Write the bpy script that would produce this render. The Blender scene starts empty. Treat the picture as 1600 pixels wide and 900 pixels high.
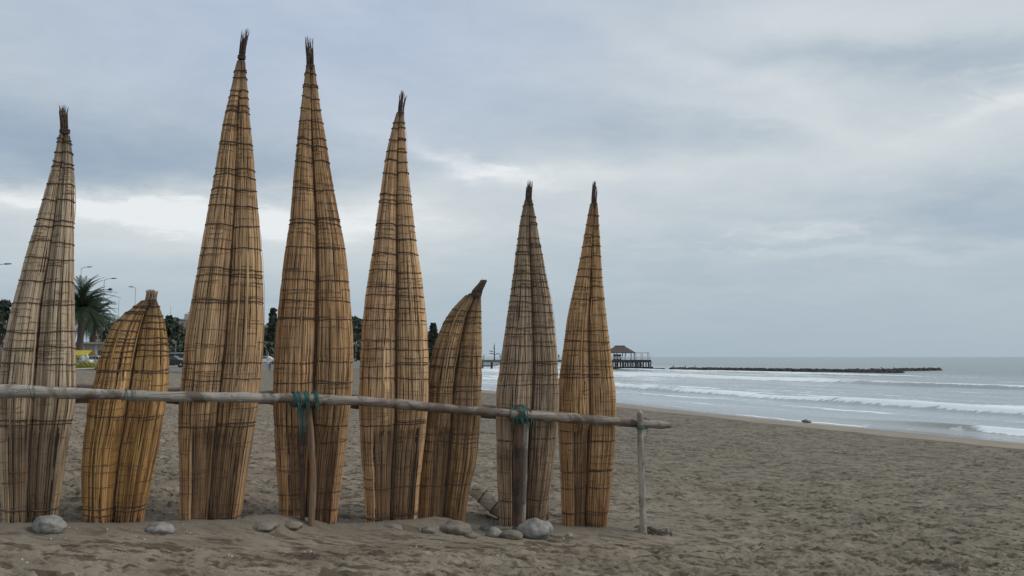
import bpy, bmesh, math, random
import numpy as np
from mathutils import Vector, Matrix
R = math.radians
sc = bpy.context.scene
col = sc.collection

# ------------------------------------------------------------------ camera
EYE = 1.6
F = 1256.0
PITCH = math.atan(108 / F)
cam_d = bpy.data.cameras.new('camera')
cam_d.sensor_width = 36
cam_d.lens = F / 1600 * 36
cam_d.clip_end = 60000
cam = bpy.data.objects.new('camera', cam_d)
col.objects.link(cam)
cam.location = (0, 0, EYE)
cam.rotation_euler = (R(90) + PITCH, 0, 0)
sc.camera = cam

def ray(px, py):
    """slope of the sight line through a point of the 1600x900 photo, per metre of depth"""
    u = (450 - py) / F
    x = (px - 800) / F
    y = math.cos(PITCH) - u * math.sin(PITCH)
    z = math.sin(PITCH) + u * math.cos(PITCH)
    return x / y, z / y

def at(px, py, Y):
    dx, dz = ray(px, py)
    return Vector((dx * Y, Y, EYE + dz * Y))

# ------------------------------------------------------------------ light and sky
SUN_EL, SUN_AZ = R(44), R(84)      # high behind the overcast, over the sea to the right
sun_d = bpy.data.lights.new('sun', 'SUN')
sun_d.energy = 1.5
sun_d.angle = R(22)
sun_d.color = (1, .965, .91)
sun = bpy.data.objects.new('sun', sun_d)
col.objects.link(sun)
sdir = Vector((math.cos(SUN_EL) * math.sin(SUN_AZ), math.cos(SUN_EL) * math.cos(SUN_AZ), math.sin(SUN_EL)))
sun.rotation_euler = sdir.to_track_quat('Z', 'Y').to_euler()

sc.view_settings.view_transform = 'Standard'
sc.view_settings.look = 'None'
sc.view_settings.exposure = 0
sc.view_settings.gamma = 1

world = bpy.data.worlds.new('World')
sc.world = world
world.use_nodes = True
nt = world.node_tree
nt.nodes.clear()

class NT:
    """small helper to write node trees tersely"""
    def __init__(s, tree): s.t = tree
    def n(s, kind, **kw):
        o = s.t.nodes.new(kind)
        for k, v in kw.items(): setattr(o, k, v)
        return o
    def put(s, sock, v):
        if isinstance(v, bpy.types.NodeSocket): s.t.links.new(v, sock)
        elif v is not None: sock.default_value = v
    def math(s, op, a, b=None, c=None, clamp=False):
        o = s.n('ShaderNodeMath', operation=op, use_clamp=clamp)
        for i, v in enumerate((a, b, c)): s.put(o.inputs[i], v)
        return o.outputs[0]
    def vec(s, op, a, b=None, scale=None):
        o = s.n('ShaderNodeVectorMath', operation=op)
        s.put(o.inputs[0], a); s.put(o.inputs[1], b)
        if scale is not None: s.put(o.inputs['Scale'], scale)
        return o.outputs['Value'] if op in ('DOT_PRODUCT', 'LENGTH') else o.outputs[0]
    def noise(s, v, scale, detail=4, rough=.55, dist=0, out='Fac'):
        o = s.n('ShaderNodeTexNoise')
        s.put(o.inputs['Vector'], v); s.put(o.inputs['Scale'], scale)
        s.put(o.inputs['Detail'], detail); s.put(o.inputs['Roughness'], rough); s.put(o.inputs['Distortion'], dist)
        return o.outputs[out]
    def ramp(s, f, stops):
        o = s.n('ShaderNodeValToRGB')
        e = o.color_ramp.elements
        while len(e) < len(stops): e.new(.5)
        for q, (p, c) in zip(e, stops):
            q.position = p
            q.color = (c, c, c, 1) if isinstance(c, (int, float)) else (*c, 1)
        s.put(o.inputs[0], f)
        return o.outputs[0]
    def mix(s, f, a, b, mode='MIX'):
        o = s.n('ShaderNodeMix', data_type='RGBA', blend_type=mode)
        s.put(o.inputs[0], f)
        for i, v in ((6, a), (7, b)):
            if isinstance(v, tuple) and len(v) == 3: v = (*v, 1)
            s.put(o.inputs[i], v)
        return o.outputs[2]
    def mapr(s, v, a, b, c=0, d=1):
        o = s.n('ShaderNodeMapRange')
        for i, q in enumerate((v, a, b, c, d)): s.put(o.inputs[i], q)
        return o.outputs[0]

def world_sky():
    w = NT(nt)
    tc = w.n('ShaderNodeTexCoord')
    d = w.vec('NORMALIZE', tc.outputs['Generated'])
    sep = w.n('ShaderNodeSeparateXYZ'); w.put(sep.inputs[0], d)
    x, y, z = sep.outputs
    zc = w.math('ADD', w.math('MAXIMUM', z, 0.0), 0.16)
    pc = w.n('ShaderNodeCombineXYZ')
    w.put(pc.inputs[0], w.math('DIVIDE', x, zc)); w.put(pc.inputs[1], w.math('DIVIDE', y, zc))
    P = pc.outputs[0]
    # warped bearing/height used for the large cloud masses
    fc = w.n('ShaderNodeCombineXYZ')
    w.put(fc.inputs[0], x); w.put(fc.inputs[1], z)
    warp = w.vec('SUBTRACT', w.noise(P, 1.3, 6, .62, 0, 'Color'), (.5, .5, .5))
    wn = w.n('ShaderNodeVectorMath', operation='MULTIPLY'); w.put(wn.inputs[0], warp); wn.inputs[1].default_value = (.26, .11, 0)
    Q = w.vec('ADD', fc.outputs[0], wn.outputs[0])
    def blob(px, py, rx, ry, ang=0):
        dx, dz = ray(px, py)
        v = Vector((dx, 1, dz)).normalized()
        a = w.vec('SUBTRACT', Q, (v.x, v.z, 0))
        ca, sa = math.cos(R(ang)), math.sin(R(ang))
        rx /= F; ry /= F
        q = w.n('ShaderNodeCombineXYZ')
        w.put(q.inputs[0], w.vec('DOT_PRODUCT', a, (ca / rx, sa / rx, 0)))
        w.put(q.inputs[1], w.vec('DOT_PRODUCT', a, (-sa / ry, ca / ry, 0)))
        return w.math('EXPONENT', w.math('MULTIPLY', w.vec('DOT_PRODUCT', q.outputs[0], q.outputs[0]), -1))
    base = .60
    lum = w.math('ADD', base, w.math('MULTIPLY', w.math('SUBTRACT', w.noise(P, .55, 7, .55, .6), .5), .30))
    lum = w.math('ADD', lum, w.math('MULTIPLY', w.math('SUBTRACT', w.noise(P, 2.0, 7, .6, .8), .5), .26))
    for px, py, rx, ry, ang, amp in (
            (120, 225, 340, 50, -2, -.34), (60, 20, 330, 60, 0, -.05), (110, 130, 240, 55, -12, .05),
            (150, 312, 330, 22, -3, .34), (300, 370, 460, 75, 0, .22), (560, 250, 180, 20, 6, -.05), (560, 315, 200, 30, 4, .12),
            (730, 250, 130, 16, -20, .26), (560, 345, 260, 50, 0, .12), (900, 280, 220, 26, -4, .17), (1120, 110, 200, 24, -22, .15),
            (960, 190, 240, 34, -4, -.17), (1280, 190, 420, 150, 0, .09), (330, 170, 160, 30, -4, -.08), (1000, 60, 300, 22, -8, -.06), (1130, 245, 130, 20, 2, .10), (1420, 75, 210, 20, -6, -.20),
            (1585, 140, 60, 14, 18, .17), (1290, 350, 100, 10, -6, .14), (1180, 170, 160, 12, -14, .10), (1540, 190, 190, 40, 8, .10), (1400, 385, 210, 14, 0, .17), (1270, 345, 90, 12, 4, .10),
            (1570, 330, 170, 44, 0, -.18), (1300, 300, 240, 40, 0, -.04), (1060, 460, 120, 12, 0, .06), (900, 395, 260, 16, 0, -.06), (640, 60, 260, 60, 0, -.03), (1250, 30, 260, 30, 0, .10)):
        lum = w.math('MULTIPLY_ADD', blob(px, py, rx, ry, ang), amp, lum)
    lum = w.math('ADD', lum, w.math('MULTIPLY', w.math('SUBTRACT', w.noise(w.vec('MULTIPLY', P, (1, 1.5, 1)), 7, 6, .65, .8), .5), .12))
    # fine broken edges of the bright breaks
    wisp = w.mapr(w.noise(P, 5.5, 5, .6, 1.2), .52, .72)
    near = w.math('ADD', blob(200, 318, 340, 30, -2), w.math('ADD', blob(760, 258, 110, 26, -20), w.math('ADD', blob(1560, 120, 80, 26, 14), blob(1240, 370, 150, 18))))
    lum = w.math('MULTIPLY_ADD', w.math('MULTIPLY', wisp, near), .24, lum)
    # the cloud sheet thickens to an even grey over the sea
    hz = w.mapr(z, 0.0, .17, 1, 0)
    lum = w.mix(w.math('MULTIPLY', hz, .85), lum, (.36, .36, .36))
    c = w.ramp(lum, [(0, (.25, .335, .45)), (.25, (.32, .415, .52)), (.45, (.43, .51, .585)), (.62, (.545, .61, .655)), (.80, (.66, .71, .735)), (1, (.84, .87, .88))])
    # bluer overhead and to the upper left, neutral to the right
    bl = blob(520, 60, 420, 130, 0)
    c = w.mix(w.math('MULTIPLY', bl, .8), c, w.mix(1.0, c, (.93, .965, 1.13), 'MULTIPLY'))
    c = w.mix(w.math('MULTIPLY', hz, .55), c, w.mix(1.0, c, (.97, 1.01, .99), 'MULTIPLY'))
    sky = w.n('ShaderNodeTexSky', sky_type='NISHITA', sun_disc=False)
    sky.sun_elevation = SUN_EL; sky.sun_rotation = SUN_AZ
    b1 = w.n('ShaderNodeBackground'); w.put(b1.inputs[0], sky.outputs[0]); b1.inputs[1].default_value = .08
    b2 = w.n('ShaderNodeBackground'); w.put(b2.inputs[0], c); b2.inputs[1].default_value = 1.0
    m = w.n('ShaderNodeMixShader'); m.inputs[0].default_value = .94
    w.put(m.inputs[1], b1.outputs[0]); w.put(m.inputs[2], b2.outputs[0])
    out = w.n('ShaderNodeOutputWorld'); w.put(out.inputs[0], m.outputs[0])
world_sky()

# ------------------------------------------------------------------ helpers
rng = np.random.default_rng(7)
rnd = random.Random(11)

def _hash(ix, iy, seed):
    h = (ix.astype(np.int64) * 374761393 + iy.astype(np.int64) * 668265263 + seed * 1442695041) & 0xffffffff
    h = ((h ^ (h >> 13)) * 1274126177) & 0xffffffff
    h = (h ^ (h >> 16)) & 0xffffffff
    return h.astype(np.float64) / 0xffffffff

def vnoise(x, y, seed=0):
    """smooth gradient noise, about -1..1"""
    ix, iy = np.floor(x), np.floor(y)
    fx, fy = x - ix, y - iy
    u, v = fx * fx * fx * (fx * (fx * 6 - 15) + 10), fy * fy * fy * (fy * (fy * 6 - 15) + 10)
    def g(a, b):
        t = _hash(ix + a, iy + b, seed) * 2 * np.pi
        return np.cos(t) * (fx - a) + np.sin(t) * (fy - b)
    return 1.5 * ((g(0, 0) * (1 - u) + g(1, 0) * u) * (1 - v) + (g(0, 1) * (1 - u) + g(1, 1) * u) * v)

def fbm(x, y, seed=0, octv=4, gain=.5):
    r, a = 0, 1
    for i in range(octv):
        r = r + a * vnoise(x * 2 ** i, y * 2 ** i, seed + i * 17); a *= gain
    return r

def tag(o, label=None, cat=None, group=None, kind=None):
    for k, v in (('label', label), ('category', cat), ('group', group), ('kind', kind)):
        if v: o[k] = v
    return o

def empty(name, loc, rz=0, **kw):
    o = bpy.data.objects.new(name, None)
    o.empty_display_size = .2
    col.objects.link(o); o.location = loc; o.rotation_euler = (0, 0, rz)
    return tag(o, **kw)

def link(name, me, parent=None, **kw):
    o = bpy.data.objects.new(name, me)
    col.objects.link(o)
    if parent: o.parent = parent
    return tag(o, **kw)

class MB:
    """collects verts and faces, builds ONE mesh object"""
    def __init__(s): s.v = []; s.f = []; s.a = []
    def add(s, vs, fs, a=0.0):
        b = len(s.v)
        s.v.extend([tuple(p) for p in vs]); s.f.extend([tuple(b + i for i in q) for q in fs])
        s.a.extend([a] * len(vs))
    def box(s, c, sz, rz=0, a=0.0, taper=1.0):
        ca, sa = math.cos(rz), math.sin(rz)
        vs = []
        for k in (-.5, .5):
            t = taper if k > 0 else 1
            for i, j in ((-.5, -.5), (.5, -.5), (.5, .5), (-.5, .5)):
                x, y = i * sz[0] * t, j * sz[1] * t
                vs.append((c[0] + x * ca - y * sa, c[1] + x * sa + y * ca, c[2] + k * sz[2]))
        s.add(vs, [(3, 2, 1, 0), (4, 5, 6, 7), (0, 1, 5, 4), (1, 2, 6, 5), (2, 3, 7, 6), (3, 0, 4, 7)], a)
    def tube(s, pts, rad, n=8, a=0.0, caps=True, wob=0, seed=0, squash=None):
        pts = [Vector(p) for p in pts]
        m = len(pts)
        if not hasattr(rad, '__len__'): rad = [rad] * m
        rr = random.Random(seed)
        prev = None
        vs = []
        for i, p in enumerate(pts):
            t = (pts[min(i + 1, m - 1)] - pts[max(i - 1, 0)])
            t = t.normalized() if t.length > 1e-9 else Vector((0, 0, 1))
            if prev is None:
                up = Vector((0, 0, 1)) if abs(t.z) < .9 else Vector((1, 0, 0))
                nx = t.cross(up).normalized()
            else:
                nx = (prev - t * prev.dot(t)).normalized()
            prev = nx
            ny = t.cross(nx)
            for k in range(n):
                q = 2 * math.pi * k / n
                r = rad[i] * (1 + wob * (rr.random() - .5))
                vs.append(p + nx * math.cos(q) * r + ny * math.sin(q) * r)
        fs = [(i * n + k, i * n + (k + 1) % n, (i + 1) * n + (k + 1) % n, (i + 1) * n + k) for i in range(m - 1) for k in range(n)]
        if caps: fs += [tuple(range(n - 1, -1, -1)), tuple((m - 1) * n + k for k in range(n))]
        s.add(vs, fs, a)
    def build(s, name, m, parent=None, smooth=True, attr=None, **kw):
        me = bpy.data.meshes.new(name)
        me.from_pydata(s.v, [], s.f)
        me.materials.append(m)
        if smooth: me.polygons.foreach_set('use_smooth', [True] * len(me.polygons))
        if attr:
            me.attributes.new(attr, 'FLOAT', 'POINT').data.foreach_set('value', s.a)
        me.update()
        return link(name, me, parent, **kw)

def np_mesh(name, V, Q, mats, smooth=True, attrs=None):
    """mesh from numpy arrays: V (n,3), Q (m,4)"""
    me = bpy.data.meshes.new(name)
    me.vertices.add(len(V)); me.vertices.foreach_set('co', np.ascontiguousarray(V, dtype=np.float32).ravel())
    me.loops.add(Q.size); me.loops.foreach_set('vertex_index', np.ascontiguousarray(Q, dtype=np.int32).ravel())
    me.polygons.add(len(Q)); me.polygons.foreach_set('loop_start', np.arange(0, Q.size, 4, dtype=np.int32))
    me.polygons.foreach_set('loop_total', np.full(len(Q), 4, dtype=np.int32))
    me.polygons.foreach_set('use_smooth', np.full(len(Q), smooth))
    for m in mats: me.materials.append(m)
    for k, a in (attrs or {}).items():
        me.attributes.new(k, 'FLOAT', 'POINT').data.foreach_set('value', np.ascontiguousarray(a, dtype=np.float32).ravel())
    me.update(calc_edges=True)
    me.validate()
    return me

def grid_quads(nr, nc, wrap=False):
    i, j = np.meshgrid(np.arange(nr - 1), np.arange(nc if wrap else nc - 1), indexing='ij')
    j2 = (j + 1) % nc
    return np.stack([i * nc + j, i * nc + j2, (i + 1) * nc + j2, (i + 1) * nc + j], -1).reshape(-1, 4)

# ------------------------------------------------------------------ materials
def material(name, build):
    m = bpy.data.materials.new(name); m.use_nodes = True
    t = NT(m.node_tree); m.node_tree.nodes.clear()
    p = t.n('ShaderNodeBsdfPrincipled'); o = t.n('ShaderNodeOutputMaterial')
    t.put(o.inputs[0], p.outputs[0])
    build(t, p)
    return m
def bump(t, p, h, strength=.3, dist=.01):
    b = t.n('ShaderNodeBump'); b.inputs['Strength'].default_value = strength; b.inputs['Distance'].default_value = dist
    t.put(b.inputs['Height'], h); t.put(p.inputs['Normal'], b.outputs[0])
def attr(t, name):
    o = t.n('ShaderNodeAttribute'); o.attribute_name = name
    return o.outputs['Fac']
def objco(t, sx=1, sy=1, sz=1, kind='Object'):
    tc = t.n('ShaderNodeTexCoord')
    mp = t.n('ShaderNodeMapping'); mp.inputs['Scale'].default_value = (sx, sy, sz)
    t.put(mp.inputs[0], tc.outputs[kind])
    return mp.outputs[0]

def plain(name, c, rough=.7, var=.25, scale=3, metal=0, bmp=0):
    def b(t, p):
        n = t.noise(objco(t), scale, 5, .6)
        a = tuple(x * (1 - var) for x in c); d = tuple(min(1, x * (1 + var)) for x in c)
        t.put(p.inputs['Base Color'], t.ramp(n, [(.3, a), (.7, d)]))
        p.inputs['Roughness'].default_value = rough; p.inputs['Metallic'].default_value = metal
        if bmp: bump(t, p, t.noise(objco(t), scale * 6, 4), .6, bmp)
    return material(name, b)

def sand_mat(t, p):
    co = objco(t)
    s = attr(t, 's')
    big = t.noise(co, .22, 4, .6)
    mid = t.noise(co, 1.6, 5, .62)
    fine = t.noise(co, 60, 3, .7)
    dry = t.mix(t.mapr(mid, .35, .68), (.170, .139, .105), (.262, .220, .170))
    gre = t.mix(t.mapr(mid, .35, .68), (.140, .123, .094), (.225, .198, .153))
    cc = t.mix(t.mapr(t.math('MULTIPLY_ADD', big, 10, t.math('MULTIPLY', s, .55)), 7, 12.5), dry, gre)
    cc = t.mix(t.mapr(fine, .3, .7), cc, t.mix(1, cc, (1.14, 1.13, 1.11), 'MULTIPLY'))
    # dark and pale marks fall at random, apart from the modelled hollows
    # dark streaks paint the shaded faces of dents into the sand colour
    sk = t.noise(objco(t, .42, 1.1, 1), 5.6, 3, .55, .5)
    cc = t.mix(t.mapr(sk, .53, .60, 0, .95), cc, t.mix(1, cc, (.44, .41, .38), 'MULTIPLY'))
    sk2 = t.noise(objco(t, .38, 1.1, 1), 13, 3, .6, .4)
    cc = t.mix(t.mapr(sk2, .55, .62, 0, .85), cc, t.mix(1, cc, (.50, .47, .44), 'MULTIPLY'))  # smaller dashes of the same painted dent shade
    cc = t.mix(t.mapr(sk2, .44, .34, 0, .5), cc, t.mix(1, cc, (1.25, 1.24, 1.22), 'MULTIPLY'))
    # damp trodden sand under the rack, with contact shade painted in
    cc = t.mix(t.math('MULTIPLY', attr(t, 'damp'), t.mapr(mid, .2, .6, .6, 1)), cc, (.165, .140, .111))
    # the smooth foreshore, then the wet swash
    wob = t.math('MULTIPLY', t.math('SUBTRACT', t.noise(co, .35, 5, .6), .5), 2.2)
    sw = t.math('ADD', s, wob)
    fore = t.mapr(sw, 29.0, 29.7)
    cc = t.mix(fore, cc, t.mix(t.mapr(t.noise(co, .8, 4), .3, .7), (.235, .195, .148), (.30, .255, .197)))
    line = t.math('MULTIPLY', t.mapr(sw, 28.7, 29.2), t.mapr(sw, 29.5, 29.1))
    cc = t.mix(t.math('MULTIPLY', line, .8), cc, (.08, .07, .055))
    wet = t.mapr(t.math('MULTIPLY_ADD', wob, .5, s), 32.0, 33.2)
    cc = t.mix(wet, cc, (.105, .088, .074))
    t.put(p.inputs['Base Color'], cc)
    t.put(p.inputs['Roughness'], t.mapr(wet, 0, 1, .95, .14))
    t.put(p.inputs['Specular IOR Level'], t.mapr(wet, 0, 1, .3, .6))
    h = t.math('ADD', t.noise(co, 26, 5, .7), t.math('MULTIPLY', t.noise(co, 7, 3, .6), 1.6))
    b = t.n('ShaderNodeBump'); b.inputs['Distance'].default_value = .03
    t.put(b.inputs['Strength'], t.mapr(fore, 0, 1, .6, .08)); t.put(b.inputs['Height'], h); t.put(p.inputs['Normal'], b.outputs[0])
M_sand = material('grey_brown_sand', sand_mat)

def sea_mat(t, p):
    co = objco(t)
    foam = attr(t, 'foam')
    # stretch the noise along the shoreline
    mp = t.n('ShaderNodeMapping'); mp.inputs['Rotation'].default_value = (0, 0, -R(114.8)); mp.inputs['Scale'].default_value = (.24, 1.7, 1)
    tc = t.n('ShaderNodeTexCoord'); t.put(mp.inputs[0], tc.outputs['Object'])
    lac = t.noise(mp.outputs[0], 1.1, 6, .68, .6)
    f = t.mapr(t.math('ADD', foam, t.math('MULTIPLY', t.math('SUBTRACT', lac, .5), 1.5)), .36, .58)
    deep = t.mix(t.mapr(t.noise(mp.outputs[0], .05, 4), .3, .7), (.085, .115, .12), (.12, .15, .15))
    deep = t.mix(t.mapr(attr(t, 'shal'), 0, 1), deep, (.40, .45, .47))
    deep = t.mix(attr(t, 'murk_shade'), deep, (.24, .23, .21))  # turbid water, and the painted crest shadow
    t.put(p.inputs['Base Color'], t.mix(f, deep, (.80, .84, .86)))
    t.put(p.inputs['Roughness'], t.mapr(f, 0, 1, .16, .85))
    p.inputs['IOR'].default_value = 1.33
    h = t.math('ADD', t.math('MULTIPLY', t.noise(mp.outputs[0], .55, 5, .6), 1.0), t.math('MULTIPLY', t.noise(mp.outputs[0], 3.0, 4, .65), .35))
    h = t.math('MULTIPLY_ADD', f, .15, h)
    b = t.n('ShaderNodeBump'); b.inputs['Strength'].default_value = .6; b.inputs['Distance'].default_value = .30
    t.put(b.inputs['Height'], h); t.put(p.inputs['Normal'], b.outputs[0])
M_sea = material('grey_sea_with_foam', sea_mat)

def reed_mat(name, dark, midc, light, weather=(.30, .24, .18), wz=0.0, wamt=0.0, dirt=.5):
    """dried totora: dark/mid/pale stems; grey weathering where wamt; 'inner' is the bare old pith side"""
    def b(t, p):
        v = attr(t, 'rnd'); inner = attr(t, 'inner'); tip = attr(t, 'tip')
        co = objco(t, 1, 1, 1); stretch = objco(t, 38, 38, 1.4)
        st = t.noise(stretch, 1.0, 5, .7)
        k = t.math('ADD', t.math('MULTIPLY_ADD', v, .46, .24), t.math('MULTIPLY', t.math('SUBTRACT', st, .5), .60))
        c = t.ramp(t.math('ADD', k, .12), [(0, tuple(x * .45 for x in dark)), (.25, dark), (.52, midc), (.80, light), (1, tuple(min(1, x * 1.25) for x in light))])
        # grey weathering patches
        n1 = t.noise(co, 1.7, 4, .6)
        c = t.mix(t.mapr(n1, .45, .65, 0, wamt), c, t.mix(.65, c, weather))
        # rot and tar stains, long along the stems
        stain = t.noise(objco(t, 7, 7, 1.3), 1, 5, .65)
        c = t.mix(t.mapr(stain, .55, .72, 0, dirt), c, t.mix(1, c, (.42, .36, .31), 'MULTIPLY'))
        # thin dark cross marks where old twine has bitten in
        w = t.noise(objco(t, 3, 3, 46), 1, 3, .6)
        c = t.mix(t.mapr(w, .60, .70, 0, .5), c, t.mix(1, c, (.50, .43, .36), 'MULTIPLY'))
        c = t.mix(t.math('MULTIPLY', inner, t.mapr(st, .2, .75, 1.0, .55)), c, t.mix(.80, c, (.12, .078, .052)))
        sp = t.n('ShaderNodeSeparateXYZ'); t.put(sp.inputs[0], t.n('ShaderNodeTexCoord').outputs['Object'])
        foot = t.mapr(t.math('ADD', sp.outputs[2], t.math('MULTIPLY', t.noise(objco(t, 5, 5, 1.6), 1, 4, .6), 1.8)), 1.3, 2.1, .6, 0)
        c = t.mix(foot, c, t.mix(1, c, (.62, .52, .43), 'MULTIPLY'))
        c = t.mix(t.mapr(t.noise(objco(t, 2.2, 2.2, 1.1), 1.3, 5, .7), .50, .62, 0, .55), c, t.mix(1, c, (.66, .62, .60), 'MULTIPLY'))
        c = t.mix(tip, c, t.mix(.85, c, (.055, .038, .03)))
        hs = t.n('ShaderNodeHueSaturation'); hs.inputs['Saturation'].default_value = 1.0; hs.inputs['Value'].default_value = 1.10; t.put(hs.inputs['Color'], c)
        t.put(p.inputs['Base Color'], hs.outputs[0])
        p.inputs['Roughness'].default_value = .72
        p.inputs['Specular IOR Level'].default_value = .25
        bump(t, p, t.noise(objco(t, 120, 120, 6), 1, 4, .7), .5, .004)
    return material(name, b)

def wood_mat(name, a, b_, c_, axis='X'):
    def b(t, p):
        s = dict(X=(1.2, 26, 26), Z=(26, 26, 1.2))[axis]
        n = t.noise(objco(t, *s), 1, 6, .7)
        n2 = t.noise(objco(t), 3.2, 5, .62, .4)
        c = t.mix(t.mapr(n, .40, .60), a, b_)
        cr = t.noise(objco(t, *[q * (.5 if q < 5 else 2.2) for q in s]), 1, 3, .5, .3)
        c = t.mix(t.mapr(cr, .60, .66, 0, .8), c, (.05, .038, .03))
        c = t.mix(t.mapr(n2, .48, .6), c, c_)
        c = t.mix(t.mapr(t.noise(objco(t), 9, 3), .62, .72, 0, .7), c, (.07, .05, .04))
        t.put(p.inputs['Base Color'], c)
        p.inputs['Roughness'].default_value = .8
        bump(t, p, n, .7, .006)
    return material(name, b)

M_rope = plain('dark_twine', (.095, .062, .042), .9, .4, 40)
M_twine = plain('brown_twine', (.14, .092, .058), .9, .4, 40)
M_teal = plain('teal_nylon_rope', (.018, .105, .098), .6, .5, 60)
M_teald = plain('faded_grey_green_cord', (.10, .16, .15), .7, .4, 60)
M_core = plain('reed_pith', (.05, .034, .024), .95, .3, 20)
M_tuft = plain('dry_reed_tips', (.085, .055, .040), .85, .5, 30)
M_tuft2 = plain('pale_reed_tips', (.30, .22, .15), .85, .5, 30)
M_grail = wood_mat('silvery_driftwood', (.26, .235, .205), (.40, .37, .33), (.12, .092, .072))
M_brail = wood_mat('brown_grey_pole', (.17, .135, .11), (.33, .285, .24), (.12, .085, .068))
M_post = wood_mat('weathered_post', (.20, .175, .14), (.34, .30, .25), (.15, .12, .09), 'Z')
M_pale = wood_mat('pale_weathered_post', (.30, .265, .215), (.50, .45, .38), (.24, .20, .155), 'Z')
M_red = wood_mat('red_brown_post', (.085, .042, .027), (.17, .092, .055), (.055, .030, .022), 'Z')
M_tan = wood_mat('tan_post', (.14, .09, .055), (.26, .175, .11), (.26, .11, .04), 'Z')
M_log = wood_mat('bamboo_log', (.42, .34, .26), (.62, .53, .42), (.32, .25, .19))
M_stone = plain('grey_beach_stone', (.245, .235, .212), .85, .45, 9, bmp=.02)
M_sstone = plain('sand_crusted_stone', (.20, .172, .137), .95, .35, 12, bmp=.025)
M_dstone = plain('dark_wet_stone', (.10, .105, .10), .6, .3, 7, bmp=.006)
M_shell = plain('shell', (.50, .48, .44), .5, .2, 30)
M_weed = plain('dry_seaweed', (.055, .050, .035), .9, .4, 20)

# ------------------------------------------------------------------ terrain
SEA = -2.0
P1, P8 = (-4.6, 7.8), (1.07, 11.4)
_L = math.hypot(P8[0] - P1[0], P8[1] - P1[1])
RD = ((P8[0] - P1[0]) / _L, (P8[1] - P1[1]) / _L)         # along the row of boats
RN = (RD[1], -RD[0])                                      # out of the row, towards the camera

def rowpt(px, py, off=0.0):
    dx, dz = ray(px, py)
    ax, ay = P1[0] + off * RN[0], P1[1] + off * RN[1]
    t = (dx * ay - ax) / (RD[0] - dx * RD[1])
    X, Y = ax + t * RD[0], ay + t * RD[1]
    return Vector((X, Y, EYE + dz * Y))

GS = [-400, -30, -10, -3, -.9, .73, 2.8, 4.7, 6.3, 9, 14, 22, 29.3, 30.2, 34.5, 45, 80, 300]
GZ = [.9, .55, .34, .14, .01, -.18, -.40, -.62, -.83, -1.03, -1.32, -1.58, -1.76, -1.80, -2.0, -2.6, -4, -9]
_gs = np.linspace(-60, 60, 601); _gz = np.interp(_gs, GS, GZ)
_k = np.ones(15) / 15; _gz2 = np.convolve(np.pad(_gz, 7, 'edge'), _k, 'valid')
MOUND = []      # x, y, rx, ry, h
def mound(px, py, off, rx, ry, h):
    p = rowpt(px, py, off); MOUND.append((p.x, p.y, rx, ry, h * .55))
for a in ((45, 812, .16, .8, .30, .05), (178, 812, .2, .9, .3, .06), (300, 816, .2, .5, .25, .05), (345, 815, .2, .45, .28, .10), (408, 820, .25, .25, .16, .12),
          (468, 815, .14, .30, .2, .17), (430, 819, .22, .35, .22, .12), (700, 822, .2, .4, .25, .12), (520, 815, .1, .3, .2, .05), (602, 815, .22, .38, .26, .13), (640, 818, .2, .3, .2, .07), (690, 812, .24, .36, .24, .15),
          (742, 822, .2, .26, .3, -.15), (815, 822, .1, .3, .2, .03), (915, 824, .12, .6, .3, .05), (955, 828, .2, .3, .2, .04), (1005, 832, .3, .3, .2, .05)):
    mound(*a)

def x_edge(y):      # the seaward edge of the promenade
    return np.where(y < 170, -44.0, -44 + (y - 170) * .25)

def shore_s(x, y):
    k = .31 * np.log1p(np.exp((y - 105) / 12)) * 12
    return .91 * x + .42 * y - k

def ground(x, y, fine=True):
    x = np.asarray(x, float); y = np.asarray(y, float)
    s = shore_s(x, y)
    z = np.where(np.abs(s) < 59, np.interp(s, _gs, _gz2), np.interp(s, GS, GZ))
    for mx, my, rx, ry, h in MOUND:
        dx, dy = x - mx, y - my
        a = dx * RD[0] + dy * RD[1]; b = dx * RN[0] + dy * RN[1]
        z = z + h * np.exp(-(a / rx) ** 2 - (b / ry) ** 2)
    r = np.hypot(x, y)
    rough = np.clip((29.6 - s) / 1.5, 0.03, 1)
    wx, wy = x + .10 * vnoise(x * 1.7, y * 1.7, 90), y + .10 * vnoise(x * 1.7, y * 1.7, 91)
    # scuffs and old footprints: sharp-lipped hollows
    def saw(a, b, sd):      # blown ripples: gentle back, steep face towards the sea wind's lee
        q = vnoise(a, b, sd)
        ph = b * .9 + 1.6 * q
        f = ph - np.floor(ph)
        return np.where(f < .72, f / .72, (1 - f) / .28) * (.6 + .8 * np.abs(q)) - .5
    n1 = 1 - 2 * np.abs(vnoise(wx * 2.6 + .5 * wy, wy * 3.2, 3))
    n2 = saw(wx * 3.0 + .8 * wy, wy * 5.0 + wx * 1.1, 5)
    n3 = saw(wx * 7 + 2 * wy, wy * 10 + wx * 2.5, 8)
    near = 0
    for mx, my, rx, ry, h in MOUND: near = near + np.exp(-((x - mx) ** 2 + (y - my + .25) ** 2) / .35)
    rough = rough * (1 - .75 * np.clip(near, 0, 1))
    amp = .7 + .5 * vnoise(x * .25, y * .25, 40)
    z = z + rough * amp * (.036 * n1 + .090 * n2 + .026 * n3) * np.exp(-r / 70)
    z = z + .03 * rough * fbm(x * .5, y * .5, 20, 2)
    z = z + .06 * vnoise(x * .09, y * .09, 31)
    # promenade plateau behind its wall
    e = x_edge(y)
    t = np.clip((e - 1.0 - x) / .8, 0, 1) * np.clip((y - 35) / 5, 0, 1) * np.clip((345 - y) / 12, 0, 1)
    z = z * (1 - t) + t * .22
    return z

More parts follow.
